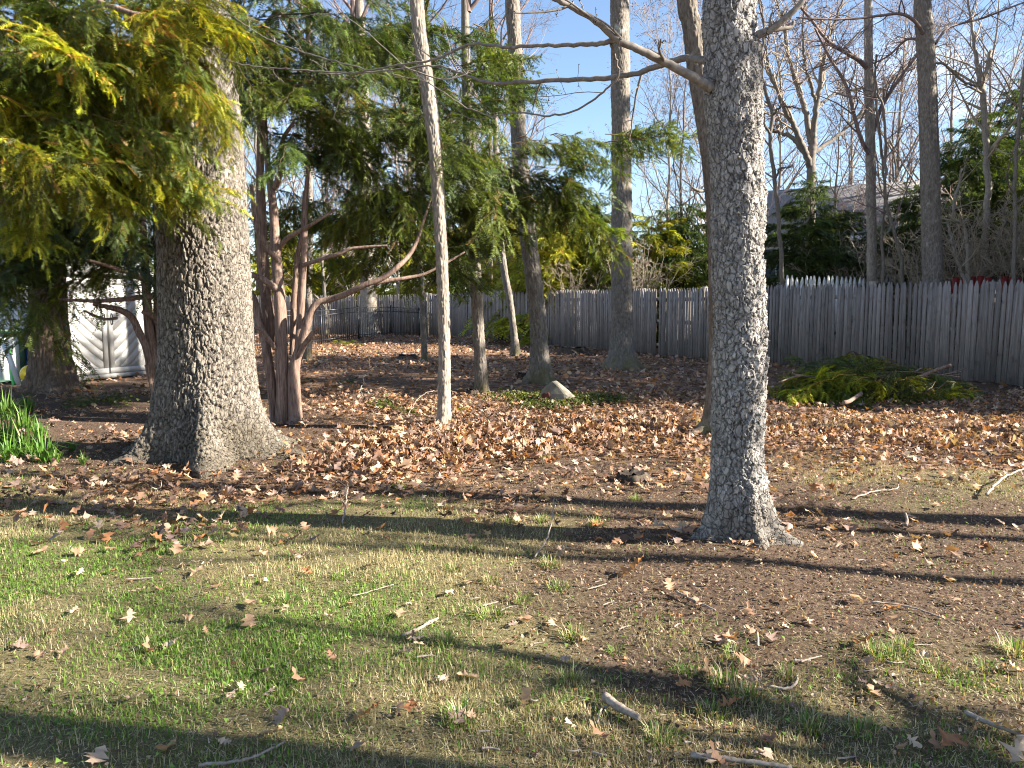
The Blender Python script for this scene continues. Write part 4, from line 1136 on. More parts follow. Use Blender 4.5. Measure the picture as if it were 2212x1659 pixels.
LB = [(120, 380, 10.8, 150, 140, 24, 1.0), (50, 510, 10.4, 90, 50, 8), (240, 500, 11.3, 110, 50, 9), (330, 440, 11.6, 90, 80, 8), (110, 180, 11.6, 150, 120, 14, 1.0), (230, 560, 11.0, 60, 18, 3), (20, 570, 10.4, 40, 30, 3), (330, 230, 12, 120, 140, 9)]
blob_boughs(yl, LB, M['yew_leaf'], (yl.location[0], yl.location[1]), 82, mats2=M['hemlock_leaf'], smin=.9, smax=1.5)

# yellow green yew whose stems stand just left of the view
yf = yew('yellow_green_yew', 'yellow green yew foliage hanging in front of the oak trunk', (-5.6, 6.4, float(gz(-5.6, 6.4))))
C = np.array([[-5.6, 6.4, -.05, .13], [-5.55, 6.42, 1.2, .11], [-5.45, 6.35, 2.6, .085], [-5.3, 6.3, 4.2, .055], [-5.25, 6.3, 6.2, .02]])
mbt = MB(); CC = catmull(C, 40); mbt.tubes(CC[None, :, :3] - np.array(yf.location), CC[None, :, 3], 12)
obj('trunk', mbt.mesh('trunk', M['yew'], True), yf)
for q in ([(-60, 330, 6.2, .035), (10, 260, 6.0, .03), (60, 290, 5.9, .022), (110, 330, 5.8, .012)], [(-60, 200, 6.2, .04), (60, 130, 6.0, .032), (180, 110, 6.0, .026), (300, 90, 6.0, .018), (400, 130, 6.0, .010)],
          [(-40, 420, 6.2, .035), (100, 350, 6.1, .026), (230, 320, 6.1, .018), (330, 300, 6.1, .010)], [(-60, 20, 6.2, .04), (120, -20, 6, .03), (260, 20, 5.9, .02), (420, 60, 5.9, .012)]):
    limb(yf, q, 'limb', M['yew'], k=7, n=30, wob=.004, seed=9)
FBb = [(70, 80, 5.7, 140, 100, 22), (270, 80, 5.9, 120, 80, 14), (40, 250, 5.6, 100, 100, 15), (200, 260, 6.0, 110, 90, 14), (270, 370, 6.0, 45, 35, 3, .3), (40, 380, 5.7, 90, 45, 7), (410, 50, 6.2, 70, 50, 5, .3), (150, 190, 5.8, 100, 90, 10), (150, 340, 6.2, 90, 45, 6), (330, 190, 6.2, 30, 60, 3, .3), (390, 120, 6.3, 60, 80, 5, .3), (290, 290, 6.2, 40, 50, 3, .3)]
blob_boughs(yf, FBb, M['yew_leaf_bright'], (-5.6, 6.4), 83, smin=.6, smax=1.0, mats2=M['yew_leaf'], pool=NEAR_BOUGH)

# ------------------------------------------------------------------ conifers beyond the fences
def conifer(name, label, x, y, H, rad, seed, mat, group=None, n=70, z0=0.1, cone=0.75, sc=1.0):
    g = np.random.default_rng(seed)
    root = thing(name, label, 'tree', (x, y, float(gz(x, y))), 0, group)
    mb = MB()
    z = np.linspace(-.1, H, 10)
    T = np.stack([np.cumsum(g.normal(size=10)) * .02, np.cumsum(g.normal(size=10)) * .02, z], 1)[None]
    mb.tubes(T, (0.035 * H * .4 * (1 - .93 * z.clip(0) / H))[None], 8)
    obj('trunk', mb.mesh('trunk', M['cedar'], True), root)
    for k in range(n):
        f = (k + g.uniform()) / n
        zz = H * (z0 + (0.98 - z0) * f)
        w = rad * (1 - f) ** cone + 0.25
        yaw = k * 2.39996 + g.normal(0, .3)
        s = w / 1.15 * g.uniform(.75, 1.15)
        o = obj('bough', FAR_BOUGH[g.integers(3)], root, loc=(0.02 * math.cos(yaw), 0.02 * math.sin(yaw), zz), rot=(g.normal(0, .2), g.normal(-0.02 - .25 * f, .14), yaw), scale=(s, s * g.uniform(.8, 1.1), s), mat=mat)
    return root
hm, ar = M['hemlock_leaf'], M['arbor_leaf']
def cpos(u, Y): p_ = at(u, 600, Y); return p_[0], Y
x, y = cpos(1745, 22.5); conifer('hemlock_tree', 'dark green hemlock standing in front of the grey house', x, y, 5.2, 1.9, 601, hm, n=80)
x, y = cpos(2090, 21); conifer('hemlock_tree', 'tall dark evergreen behind the pale forked trunk', x, y, 6.6, 2.6, 602, hm, n=110)
x, y = cpos(2190, 23); conifer('hemlock_tree', 'tallest dark evergreen behind the slim leaning sapling', x, y, 8.2, 2.4, 603, hm, n=100)
x, y = cpos(1830, 24); conifer('hemlock_tree', 'low spreading hemlock between the white pickets and the grey house', x, y, 4.4, 1.9, 605, hm, n=70)
x, y = cpos(1905, 25); conifer('hemlock_tree', 'small hemlock behind the thin twisting saplings', x, y, 4.0, 1.6, 606, hm, n=60)
x, y = cpos(1965, 26); conifer('hemlock_tree', 'narrow evergreen partly hidden by the thick boundary trunk', x, y, 5.6, 1.6, 604, hm, n=60)
for k, (u, Y, H, r_) in enumerate(((1205, 28, 5.0, 1.9), (1285, 28.5, 5.2, 1.9), (1160, 31, 5.8, 1.9), (1405, 27, 4.6, 1.8), (1480, 27, 5.0, 1.9), (1020, 40, 6.0, 2.4), (900, 43, 6.2, 2.4), (1100, 38, 6.2, 2.2), (1250, 36, 6.4, 2.2), (740, 46, 6.0, 2.6), (620, 44, 6.0, 2.6))):
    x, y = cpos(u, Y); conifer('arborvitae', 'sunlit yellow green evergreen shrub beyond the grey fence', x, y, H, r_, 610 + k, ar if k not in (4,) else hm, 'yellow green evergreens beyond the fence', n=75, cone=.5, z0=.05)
x, y = cpos(1460, 36); conifer('hemlock_tree', 'dark evergreen among the yellow green shrubs beyond the fence', x, y, 5.6, 2.2, 620, hm, n=60)

# ------------------------------------------------------------------ bare woods beyond the fences
BT = [bare_tree_meshes(700, 15, .16, nl=20, clear=.14, spread=.5, lean=.6), bare_tree_meshes(701, 13, .11, nl=20, clear=.12, spread=.48, bud=(0.40, 0.16, 0.12), lean=.6), bare_tree_meshes(702, 16, .18, nl=20, clear=.16, spread=.55, lean=.7), bare_tree_meshes(703, 11, .075, nl=18, clear=.1, bud=(0.42, 0.18, 0.10), spread=.36, lean=.5)]
WOOD = []
for (u, Y, k, s) in ((1440, 27, 3, 1.0), (1470, 29, 3, 1.1), (1530, 33, 1, 1.05), (1100, 46, 0, 1.1), (1030, 42, 1, 1.1), (960, 50, 2, 1.0), (880, 47, 0, 1.1),
                     (800, 52, 2, 1.0), (720, 45, 0, 1.0), (640, 50, 1, 1.2), (560, 44, 2, 1.0), (470, 48, 0, 1.1), (300, 38, 1, 1.1), (200, 34, 0, 1.0), (100, 40, 2, .9), (20, 32, 1, 1.1), (-80, 36, 0, 1.0),
                     (1680, 46, 2, .9), (1830, 38, 1, 1.1), (1930, 33, 0, .9), (2040, 36, 2, .85), (2120, 30, 1, 1.1), (2220, 28, 0, .9), (2330, 34, 2, 1.0), (1560, 55, 0, 1.2),
                     (760, 36, 3, 1.3), (700, 33, 3, 1.1), (860, 38, 3, 1.2), (1060, 33, 3, 1.0), (400, 60, 2, 1.1), (1990, 24, 3, .9), (1800, 31, 3, 1.0)):
    x, y = cpos(u, Y)
    WOOD.append((x, y, k, s))
LBL = {0: 'tall bare grey tree in the woods beyond the fences', 1: 'red budding bare tree in the woods beyond the fences', 2: 'broad bare tree far behind the fences', 3: 'slender young bare tree just beyond the fences'}
for i, (x, y, k, s) in enumerate(WOOD):
    e = thing('bare_tree', LBL[k], 'tree', (x, y, float(gz(x, y))), i * 2.1, 'bare trees in the woods beyond the fences')
    e.scale = (s, s, s)
    obj('trunk', BT[k][0], e, mat=M['pale'] if i % 3 == 0 else M['grey'])
    obj('crown', BT[k][1], e, mat=M['twig_pale'] if (i % 4 == 0) else M['twig'])

# bare twiggy shrubs with pale stems
def shrub_mesh(seed, H=3.0, n=16):
    g = np.random.default_rng(seed); mb = MB()
    a = g.uniform(0, 2 * np.pi, n); tl = g.uniform(.1, .55, n)
    N = 8; t = np.linspace(0, 1, N)
    L = H * g.uniform(.7, 1.1, n)
    P = np.stack([(np.cos(a) * np.sin(tl) * L)[:, None] * t + (np.cos(a) * .1)[:, None], (np.sin(a) * np.sin(tl) * L)[:, None] * t + (np.sin(a) * .1)[:, None], (np.cos(tl) * L)[:, None] * t - .05], -1)
    P[:, 1:] += np.cumsum(g.normal(size=(n, N - 1, 3)) * .035 * H / 3, 1)
    Rr = np.full((n, 1), .017) * np.linspace(1, .3, N)[None]
    mb.tubes(P, Rr, 5)
    L1, R1 = grow(P, Rr, 8, .2, 1, (25, 70), (.2, .42), g, up=.08, wander=.2, N=5); mb.tubes(L1, np.maximum(R1, .006), 4)
    L2, R2 = grow(L1, R1, 5, .2, 1, (25, 70), (.35, .65), g, up=.03, wander=.24, N=4, minlen=.12); mb.tubes(L2, np.maximum(R2, .0045), 3)
    L3, R3 = grow(L2, R2, 2, .3, 1, (25, 70), (.4, .7), g, up=.03, wander=.24, N=3, minlen=.1); mb.tubes(L3, np.maximum(R3, .004), 3)
    bud_tris(L3, g, .022, (.42, .36, .12), 1, mb)
    return mb.mesh('stems', M['twig_pale'], False)
SH = [shrub_mesh(800 + k) for k in range(2)]
for i, (u, Y, s) in enumerate(((2060, 18.6, 1.15), (2150, 18, 1.2), (2200, 18.5, 1.1), (2110, 19.5, 1.3), (1990, 19.5, 1.0), (1930, 20.5, 1.0), (1870, 21.5, 1.0), (1820, 22, .9), (1255, 26.4, .9), (1375, 24.6, 1.0), (2260, 17.5, 1.2))):
    x, y = cpos(u, Y)
    e = thing('bare_shrub', 'tangled bare shrub with pale twigs just beyond the fence', 'shrub', (x, y, float(gz(x, y))), i * 1.3, 'bare shrubs beyond the fence')
    obj('stems', SH[i % 2], e, scale=(s, s, s))

# trees standing right of the view: they shade the ground
SPARSE = bare_tree_meshes(710, 16, .19, nl=10, clear=.48, fine=1, spread=.32)
for i, (x, y, s) in enumerate(((6.4, 1.0, .9), (8.6, 4.1, .8), (9.6, 3.45, .5), (8.4, 2.85, .5), (21.0, -1.3, 1.0), (25.0, 4.6, 1.1))):
    e = thing('shade_tree', 'bare tree standing in the yard out to the sunny side', 'tree', (x, y, float(gz(x, y))), i * 1.9, 'bare trees on the sunny side of the yard')
    e.scale = (s, s, s)
    obj('trunk', SPARSE[0], e, mat=M['grey']); obj('crown', SPARSE[1], e, mat=M['twig'])
lt = thing('leaning_shade_tree', 'leaning bare tree added out of view to cast a slanting shadow band', 'tree', (4.8, .25, float(gz(4.8, .25))))
P = np.array([[0, 0, -.1, .16], [.25, .24, .5, .14], [.8, .77, 1.6, .12], [1.25, 1.2, 2.5, .10], [1.6, 1.54, 3.2, .06], [1.75, 1.7, 3.8, .02]])  # added stem, its lean shaped so the shadow slants across the foreground soil
C = catmull(P, 40)
obj('trunk', MB().tubes(C[None, :, :3], C[None, :, 3], 12, C=(1, 1, 1)).mesh('trunk', M['grey'], True), lt)
C[:, :3] += np.array(lt.location)
twig_spray(lt, [C], 66, n1=9, l1=(.2, .4), l2=(.3, .6), mat=M['twig'], t0=.5)
for i, (x, y, H, r_) in enumerate(((13.2, 11.0, 13.0, 2.3), (13.8, 13.8, 14.5, 2.4), (15.2, 16.6, 14.0, 2.5))):
    conifer('shade_hemlock', 'dark hemlock beyond the sunny end of the grey fence', x, y, H, r_, 640 + i, hm, 'hemlocks beyond the sunny end of the fence', n=120)

# ------------------------------------------------------------------ grey house
def house():
    A = np.array([9.2, 31.9]); d = np.array([.872, -.49]); nrm = np.array([-.49, -.872])
    L_, D_, EH, RH = 11.5, 7.0, 4.2, 6.3
    root = thing('grey_house', 'grey sided house with white trim behind the hemlock', 'house', (A[0], A[1], float(gz(*A))), math.atan2(d[1], d[0]))
    mb = MB(); mb.box((L_ / 2, D_ / 2, EH / 2), (L_, D_, EH))
    obj('wall', mb.mesh('wall', M['siding']), root)
    # gable ends
    for xx in (0.0, L_):
        V = np.array([[xx - .001, 0, EH], [xx - .001, D_, EH], [xx - .001, D_ / 2, RH], [xx + .001, 0, EH], [xx + .001, D_, EH], [xx + .001, D_ / 2, RH]])
        obj('gable', raw_mesh('gable', V, [[[0, 1, 2], [3, 5, 4]], [[0, 3, 4, 1], [1, 4, 5, 2], [2, 5, 3, 0]]], np.ones((6, 3)), False, [M['siding']]), root)
    bd = MB().box((0, 0, 0), (L_ + .02, .025, .15)).mesh('clapboard', M['siding'])
    nb = int(EH / .165)
    for k in range(nb):
        obj('clapboard', bd, root, loc=(L_ / 2, -.016, .1 + k * .165), rot=(.10, 0, 0))
    sl = math.hypot(D_ / 2 + .45, (RH - EH) * (1 + .45 / (D_ / 2)))
    an = math.atan2(RH - EH, D_ / 2)
    for sgn, yy in ((1, D_ / 4 - .225), (-1, D_ * .75 + .225)):
        mb = MB().box((0, 0, 0), (L_ + .7, sl, .12))
        zc = EH + (RH - EH) * .5 - .225 * math.tan(an) + .07
        r_ = obj('roof', mb.mesh('roof', M['roof']), root, loc=(L_ / 2, yy, zc), rot=(sgn * an, 0, 0))
    mb = MB().box((L_ / 2, -.46, EH - .30), (L_ + .7, .03, .18)); obj('fascia', mb.mesh('fascia', M['trim']), root)
    for xx in (0.05, L_ - .05):
        mb = MB().box((xx, -.045, EH / 2), (.12, .04, EH)); obj('corner_board', mb.mesh('corner_board', M['trim']), root)
    for (xx, z0, w, h) in ((1.6, 2.3, .9, 1.3), (3.6, 1.1, 1.0, 2.1), (4.75, 1.1, 1.0, 2.1), (6.8, 2.3, .9, 1.3), (9.2, 2.3, .9, 1.3)):
        fr = MB()
        for (cx, cz, sx, sz) in ((0, h / 2 + .05, w + .2, .1), (0, -h / 2 - .05, w + .2, .1), (-w / 2 - .05, 0, .1, h), (w / 2 + .05, 0, .1, h), (0, 0, .05, h), (-w / 4 - .0125, 0, w / 2 - .025, .04), (w / 4 + .0125, 0, w / 2 - .025, .04)):
            fr.box((cx, -.08, cz), (sx, .06, sz))
        wo = obj('window', fr.mesh('window', M['trim']), root, loc=(xx, 0, z0 + h / 2))
        obj('pane', MB().box((0, -.055, 0), (w, .02, h)).mesh('pane', M['glass']), wo)
house()

# red boards behind the fence
pr = at(2142, 600, 17.2)
rb = thing('red_board_panel', 'red painted upright boards behind the grey picket tips', 'panel', (pr[0], pr[1], float(gz(pr[0], pr[1]))), R(-12))
bm_ = MB().box((0, 0, 1.86), (.135, .03, .36)).mesh('board', M['red'])
for k in range(9):
    if k in (5,): continue
    obj('board', bm_, rb, loc=(-.72 + k * .165, 0, random.uniform(-.03, .03)))
obj('rail', MB().box((0, .04, 1.75), (1.6, .04, .09)).mesh('rail', M['red']), rb)
for xx in (-.7, .7): obj('post', MB().box((xx, .09, .95), (.09, .06, 1.9)).mesh('post', M['rail']), rb)

# ------------------------------------------------------------------ shed and the things beside it
def shed():
    A = np.array([-8.2, 13.75]); d = np.array([.436, .90]); d /= np.linalg.norm(d)
    root = thing('white_shed', 'white shed with slanted board double doors behind the shaggy trunk', 'shed', (A[0], A[1], float(gz(*A))), math.atan2(d[1], d[0]))
    L_, D_, H = 2.1, 1.9, 2.0
    obj('wall', MB().box((L_ / 2, D_ / 2, H / 2), (L_, D_, H)).mesh('wall', M['shed_white']), root)
    an = math.atan2(.45, D_ / 2)
    for sgn, yy in ((1, D_ / 4 - .05), (-1, D_ * .75 + .05)):
        obj('roof', MB().box((0, 0, 0), (L_ + .2, (D_ / 2 + .1) / math.cos(an), .05)).mesh('roof', M['shed_roof']), root, loc=(L_ / 2, yy, H + .45 / 2 - .02), rot=(sgn * an, 0, 0))
    for side in (0, 1):
        x0 = .14 if side == 0 else 1.06
        w, h = .88, 1.78
        dr = obj('door', MB().box((x0 + w / 2, -.022, .09 + h / 2), (w, .04, h)).mesh('door', M['shed_white']), root)
        for (cx, cz, sx, sz) in ((w / 2, .05, w, .10), (w / 2, h - .05, w, .10), (.045, h / 2, .09, h - .2), (w - .045, h / 2, .09, h - .2)):
            obj('frame', MB().box((x0 + cx, -.055, .09 + cz), (sx, .026, sz)).mesh('frame', M['shed_white']), dr)
        # slanted, slightly bowed boards
        iw, ih = w - .19, h - .21
        nbd = 13
        for k in range(nbd):
            mbb = MB()
            pts = []
            for t in np.linspace(0, 1, 9):
                xx = t * iw
                base = (k + .5) / nbd * (ih + .9) - .45 - .0
                zz = base + (.62 * (1 - t) ** 1.15 if side == 0 else .62 * t ** 1.15)
                pts.append((xx, zz))
            pts = np.array(pts); hw = (ih + .9) / nbd / 2 - .0035
            lo = np.clip(pts[:, 1] - hw, 0, ih); hi_ = np.clip(pts[:, 1] + hw, 0, ih)
            if (hi_ - lo).max() < .01: continue
            V = []
            for j in range(9):
                for yv in (-.0465, -.041):
                    V += [[x0 + .095 + pts[j, 0], yv, .195 + lo[j]], [x0 + .095 + pts[j, 0], yv, .195 + hi_[j]]]
            Q_ = []
            for j in range(8):
                a_ = j * 4
                Q_ += [[a_, a_ + 4, a_ + 5, a_ + 1], [a_ + 1, a_ + 5, a_ + 7, a_ + 3], [a_, a_ + 2, a_ + 6, a_ + 4]]
            obj('board', raw_mesh('board', V, [Q_], np.ones((len(V), 3)), False, [M['shed_white']]), dr)
        hx = x0 + (w - .06 if side == 0 else .06)
        C = np.array([[hx, -.06, 1.02], [hx, -.10, 1.03], [hx, -.105, 1.12], [hx, -.10, 1.21], [hx, -.06, 1.22]])
        CC_ = catmull(C, 14)
        obj('handle', MB().tubes(CC_[None], np.full((1, 14), .012), 7, C=(1, 1, 1)).mesh('handle', M['iron'], True), dr)
        for zz in (.35, 1.05, 1.7):
            obj('hinge', MB().box((x0 + (.02 if side == 0 else w - .02), -.074, zz), (.035, .012, .09)).mesh('hinge', M['iron']), dr)
    obj('sill', MB().box((L_ / 2, -.05, .04), (L_ + .04, .09, .08)).mesh('sill', M['shed_roof']), root)
shed()

bx = at(10, 800, 13.6)
sb = thing('storage_box', 'pale grey storage box with dark green corner beside the blue tarp', 'box', (bx[0] - .6, bx[1] + .4, float(gz(bx[0], bx[1]))), R(20))
for k in range(6):
    obj('panel', MB().box((-.42 + k * .19, -.3, .46), (.182, .03, .86)).mesh('panel', M['box_white']), sb)
obj('wall', MB().box((.03, .06, .46), (1.14, .66, .87)).mesh('wall', M['box_white']), sb)
obj('corner_post', MB().box((.655, -.30, .48), (.08, .08, .95)).mesh('corner_post', M['dark_green']), sb)
obj('base', MB().box((.04, .02, .03), (1.26, .8, .06)).mesh('base', M['dark_green']), sb)
obj('lid', MB().box((.04, .02, .94), (1.28, .82, .06)).mesh('lid', M['dark_green']), sb)

# blue tarp over a cart
tp = at(48, 800, 14.3)
n1_, n2_ = 22, 22
uu, vv = np.meshgrid(np.linspace(-1, 1, n1_), np.linspace(-1, 1, n2_))
rr_ = np.maximum(np.abs(uu), np.abs(vv))
zz = .88 - .14 * rr_ ** 2 - np.where(rr_ > .72, (rr_ - .72) * 2.2, 0) + .035 * fbm(uu * 2.2, vv * 2.2, 0, 77, 3)
V = np.stack([uu.ravel() * .47 * (1 + .05 * vnoise(vv * 3, uu, 0, 5)).ravel(), vv.ravel() * .36, np.maximum(zz.ravel(), .1)], 1)
i = np.arange(n2_ - 1)[:, None] * n1_ + np.arange(n1_ - 1)[None]
Q = np.stack([i, i + 1, i + n1_ + 1, i + n1_], -1).reshape(-1, 4)
ct = thing('covered_cart', 'blue tarp draped over a small cart beside the shaggy trunk', 'cart', (tp[0], tp[1], float(gz(tp[0], tp[1]))), R(15))
obj('tarp', raw_mesh('tarp', V, [Q], np.ones((len(V), 3)), True, [M['blue']]), ct)
obj('tub', MB().box((0, 0, .33), (.74, .56, .5)).mesh('tub', M['iron']), ct)
obj('leg', MB().box((-.28, -.2, .05), (.06, .06, .12)).mesh('leg', M['iron']), ct)
obj('leg', MB().box((.28, -.2, .05), (.06, .06, .12)).mesh('leg', M['iron']), ct)

pb = at(42, 835, 13.5)
wb = MB().box((0, 0, .40), (.085, .03, .82))
o = obj('white_board', wb.mesh('white_board', M['box_white']), None, loc=(pb[0], pb[1], float(gz(pb[0], pb[1])) + .0), rot=(R(-8), R(-19), R(10)))
tag(o, 'narrow white board leaning against the blue tarp', 'board')
pb = at(30, 835, 13.5)
Cg = catmull(np.array([[0, 0, 0], [-.05, .05, .2], [-.10, .1, .42], [-.13, .14, .62]]), 20)
o = obj('pool_noodle', MB().tubes(Cg[None], np.full((1, 20), .028), 9, C=(1, 1, 1), cap=True).mesh('pool_noodle', M['toy_green'], True), None, loc=(pb[0], pb[1], float(gz(pb[0], pb[1]))))
tag(o, 'bright green foam pool noodle leaning beside the white board', 'pool noodle')
# beach ball with coloured gores
bb = at(66, 812, 13.6)
ball = thing('beach_ball', 'blue, red and yellow beach ball half hidden by the shaggy trunk', 'ball', (bb[0], bb[1], float(gz(bb[0], bb[1]))), R(40))
rb_ = .17
for k in range(6):
    th = np.linspace(k * np.pi / 3, (k + 1) * np.pi / 3, 6); ph = np.linspace(-np.pi / 2, np.pi / 2, 14)
    TH, PH = np.meshgrid(th, ph)
    rad = rb_ * (1 - .012 * (np.abs((TH - th.mean()) / (np.pi / 6)) ** 4))
    V = np.stack([rad * np.cos(PH) * np.cos(TH), rad * np.cos(PH) * np.sin(TH), rb_ + rad * np.sin(PH)], -1).reshape(-1, 3)
    i = np.arange(13)[:, None] * 6 + np.arange(5)[None]
    Q = np.stack([i, i + 1, i + 7, i + 6], -1).reshape(-1, 4)
    obj('gore', raw_mesh('gore', V, [Q], np.ones((len(V), 3)), True, [M[('toy_blue', 'toy_red', 'toy_blue', 'toy_yellow', 'toy_blue', 'toy_red')[k]]]), ball)

# ------------------------------------------------------------------ stones, stumps, brush
def lump(seed, sx, sy, sz, n=26, rough=.25, flat=0.0, fs=2.0):
    th = np.linspace(0, 2 * np.pi, n, endpoint=False); ph = np.linspace(-.5 * np.pi, .5 * np.pi, n // 2)
    TH, PH = np.meshgrid(th, ph)
    X, Y, Z = np.cos(PH) * np.cos(TH), np.cos(PH) * np.sin(TH), np.sin(PH)
    q = np.stack([X.ravel(), Y.ravel(), Z.ravel()], 1) * fs
    f1, f2, cid, vec = worley(q + seed * 3.1, seed)
    r = 1 + rough * (cid - .5) - rough * .6 * f1 + .12 * fbm(q[:, 0] * 2, q[:, 1] * 2, q[:, 2] * 2, seed, 4)
    V = np.stack([X.ravel() * r * sx, Y.ravel() * r * sy, Z.ravel() * r * sz], 1)
    m = n // 2
    i = np.arange(m - 1)[:, None] * n; j = np.arange(n)[None]; jn = (j + 1) % n
    return V, np.stack([i + j, i + jn, i + n + jn, i + n + j], -1).reshape(-1, 4)
ps = gp(1205, 868)
rock = thing('stone_block', 'pale angular stone with dark rusty hollow lying in ivy', 'stone', ps, R(-20))
import bmesh
bm = bmesh.new(); gs = np.random.default_rng(14)
for (px_, py_, pz_) in ((-.27, -.13, -.05), (-.29, -.12, .12), (-.25, -.02, .19), (-.17, -.13, .23), (-.08, -.10, .285), (-.02, -.03, .29), (.06, -.13, .22), (.16, -.05, .20), (.30, -.09, .12), (.36, .0, .08), (.36, -.04, -.05), (.2, -.15, .1), (.1, -.17, -.05), (-.1, -.18, -.05), (-.12, -.175, .12),
                        (-.22, .12, -.05), (-.2, .13, .15), (-.05, .12, .25), (.12, .13, .16), (.28, .12, .06), (.3, .1, -.05)):
    bm.verts.new((px_ + gs.normal(0, .006), py_ + gs.normal(0, .006), pz_ + gs.normal(0, .006)))
bmesh.ops.convex_hull(bm, input=bm.verts)
bmesh.ops.bevel(bm, geom=list(bm.edges), offset=.012, segments=1, affect='EDGES')
bmesh.ops.scale(bm, vec=(.80, .85, 1.12), verts=bm.verts)
me = bpy.data.meshes.new('block'); bm.to_mesh(me); bm.free(); me.materials.append(M['stone'])
obj('block', me, rock)
Vh, Qh = lump(5, .085, .02, .06, 16, .2)
obj('hollow', raw_mesh('hollow', Vh, [Qh], np.ones((len(Vh), 3)), True, [M['rust']]), rock, loc=(-.125, -.142, .10))

def stump(label, u, v, r, h, seed, name='tree_stump'):
    p_ = gp(u, v)
    path = [[0, 0, 0, r], [0, 0, h * .5, r * .93], [0, 0, h, r * .85]]
    root = thing(name, label, 'stump', p_)
    me = trunk_mesh('stump_body', path, 'shaggy', M['char'], 40, .02, seed, (0, 0, 0), root_amp=.6, root_h=.06, roots=4)
    obj('stump_body', me, root)
    g_ = np.random.default_rng(seed)
    th = np.linspace(0, 2 * np.pi, 20, endpoint=False)
    V = np.vstack([[[0, 0, h - .02]], np.stack([np.cos(th) * r * .9, np.sin(th) * r * .9, h - .01 + g_.uniform(-.02, .03, 20)], 1)])
    T = [[0, 1 + j, 1 + (j + 1) % 20] for j in range(20)]
    obj('broken_top', raw_mesh('broken_top', V, [T], np.ones((21, 3)), False, [M['char']]), root)
stump('low dark rotten stump in the bare soil left of the cherry', 1363, 1037, .12, .085, 901)
stump('black rotten log stump at the foot of the grey fence', 1237, 765, .42, .22, 902)
stump('small dark stump touching the roots of the curved trunk', 1133, 822, .15, .13, 903)
stump('tiny dark stump at the foot of the slim brown trunk', 1020, 856, .10, .11, 904)
stump('ragged dark stump against the fence near the leaning young trunk', 1078, 742, .2, .42, 905)
stump('heap of dark rotten roots left of the thin dark trunk', 880, 775, .25, .12, 906)

def stick(label, pts, r, seed, mat='stick', name='stick', lift=.012, group=None, forks=0):
    """pts: ground pixels (u, v[, height])"""
    P = np.array([gp(q[0], q[1], lift + r + (q[2] if len(q) > 2 else 0)) for q in pts])
    o0 = P[0].copy(); g_ = np.random.default_rng(seed)
    C = catmull(P, 24); ln = np.linalg.norm(np.diff(C, axis=0), axis=1).sum()
    C[1:-1] += g_.normal(size=(22, 3)) * ln * .004
    rad = r * np.linspace(1, .65, 24) * g_.uniform(.88, 1.12, 24)
    mb = MB().tubes((C - o0)[None], rad[None], 7, C=(1, 1, 1), cap=True)
    if forks:
        L1, R1 = grow((C - o0)[None], rad[None], forks, .3, .9, (25, 55), (.2, .5), g_, up=.02, N=6)
        mb.tubes(L1, R1, 5)
    o = obj(name, mb.mesh(name, M[mat], True), None, loc=tuple(o0))
    return tag(o, label, 'stick', group)
stick('thick short grey branch piece lying on the lawn', [(1306, 1512), (1340, 1535), (1380, 1556)], .018, 1)
stick('long curved bare stick lying at the lawn edge', [(430, 1655), (500, 1650), (560, 1636), (615, 1608)], .006, 2)
stick('pale crusty stick lying on bare soil in the shade', [(1492, 1633), (1580, 1642), (1710, 1655)], .010, 3)
stick('forked dark twig lying on the sparse grass', [(2085, 1540), (2130, 1560), (2212, 1590)], .010, 4, forks=3)
stick('pale bent branch lying in the leaves by the grass patch', [(2130, 1080, .02), (2165, 1055, .06), (2212, 1042, .1)], .010, 5, forks=1)
stick('thin twig lying in the trunk shadow on the dirt', [(1840, 1080), (1890, 1065), (1935, 1060), (1940, 1050, .03)], .006, 6)
stick('upright bent twig standing in the sparse grass', [(1155, 1200), (1180, 1180, .05), (1193, 1160, .12), (1197, 1140, .2)], .005, 7)
stick('white forked twig standing in the grass near the leaf mound', [(740, 1130), (748, 1105, .06), (752, 1085, .14)], .006, 8, forks=2)
stick('grey gnarled twig lying by the grass tufts', [(870, 1375), (905, 1360), (925, 1345), (945, 1335)], .008, 9, forks=2)
stick('pale dry twig lying across the clover', [(900, 1425), (935, 1420)], .005, 10)
stick('slim brown twig on the bare soil right of the cherry', [(1460, 1280), (1500, 1300), (1545, 1320)], .006, 11)
stick('thin dark twig curving beside the thick branch piece', [(1290, 1560), (1300, 1530), (1325, 1520)], .004, 12)
stick('bent stick lying over the edge of the shaded grass', [(1660, 1480), (1700, 1485), (1720, 1470), (1722, 1455)], .006, 13)
stick('long thin stick lying on the open dirt', [(1880, 1300), (1960, 1310), (2040, 1335)], .005, 14)
stick('short upright snapped stub in the trunk shadow', [(1957, 1135), (1959, 1131, .02), (1955, 1126, .05)], .012, 15)
stick('orange broken bark splinter standing in the dirt', [(1637, 1395), (1637, 1390, .015), (1635, 1385, .04)], .006, 16, mat='cut')
stick('long thin stick lying in the shaded woods leaves', [(790, 870), (780, 850, .1), (800, 835, .25), (830, 820, .35)], .008, 17, forks=2)
stick('thin pale bent stick beside the cut green sprig', [(880, 905), (900, 880, .08), (930, 870, .14), (960, 862, .1)], .006, 18)
stick('short stick lying on the lawn by the curled leaf', [(270, 1250), (330, 1246)], .005, 19)
stick('short dark twig lying across the sunny lawn', [(760, 1285), (800, 1276), (850, 1262)], .004, 20)
stick('weathered plank edge lying at the fence foot by the stump', [(1180, 752), (1215, 750), (1262, 748)], .035, 21, mat='stick')
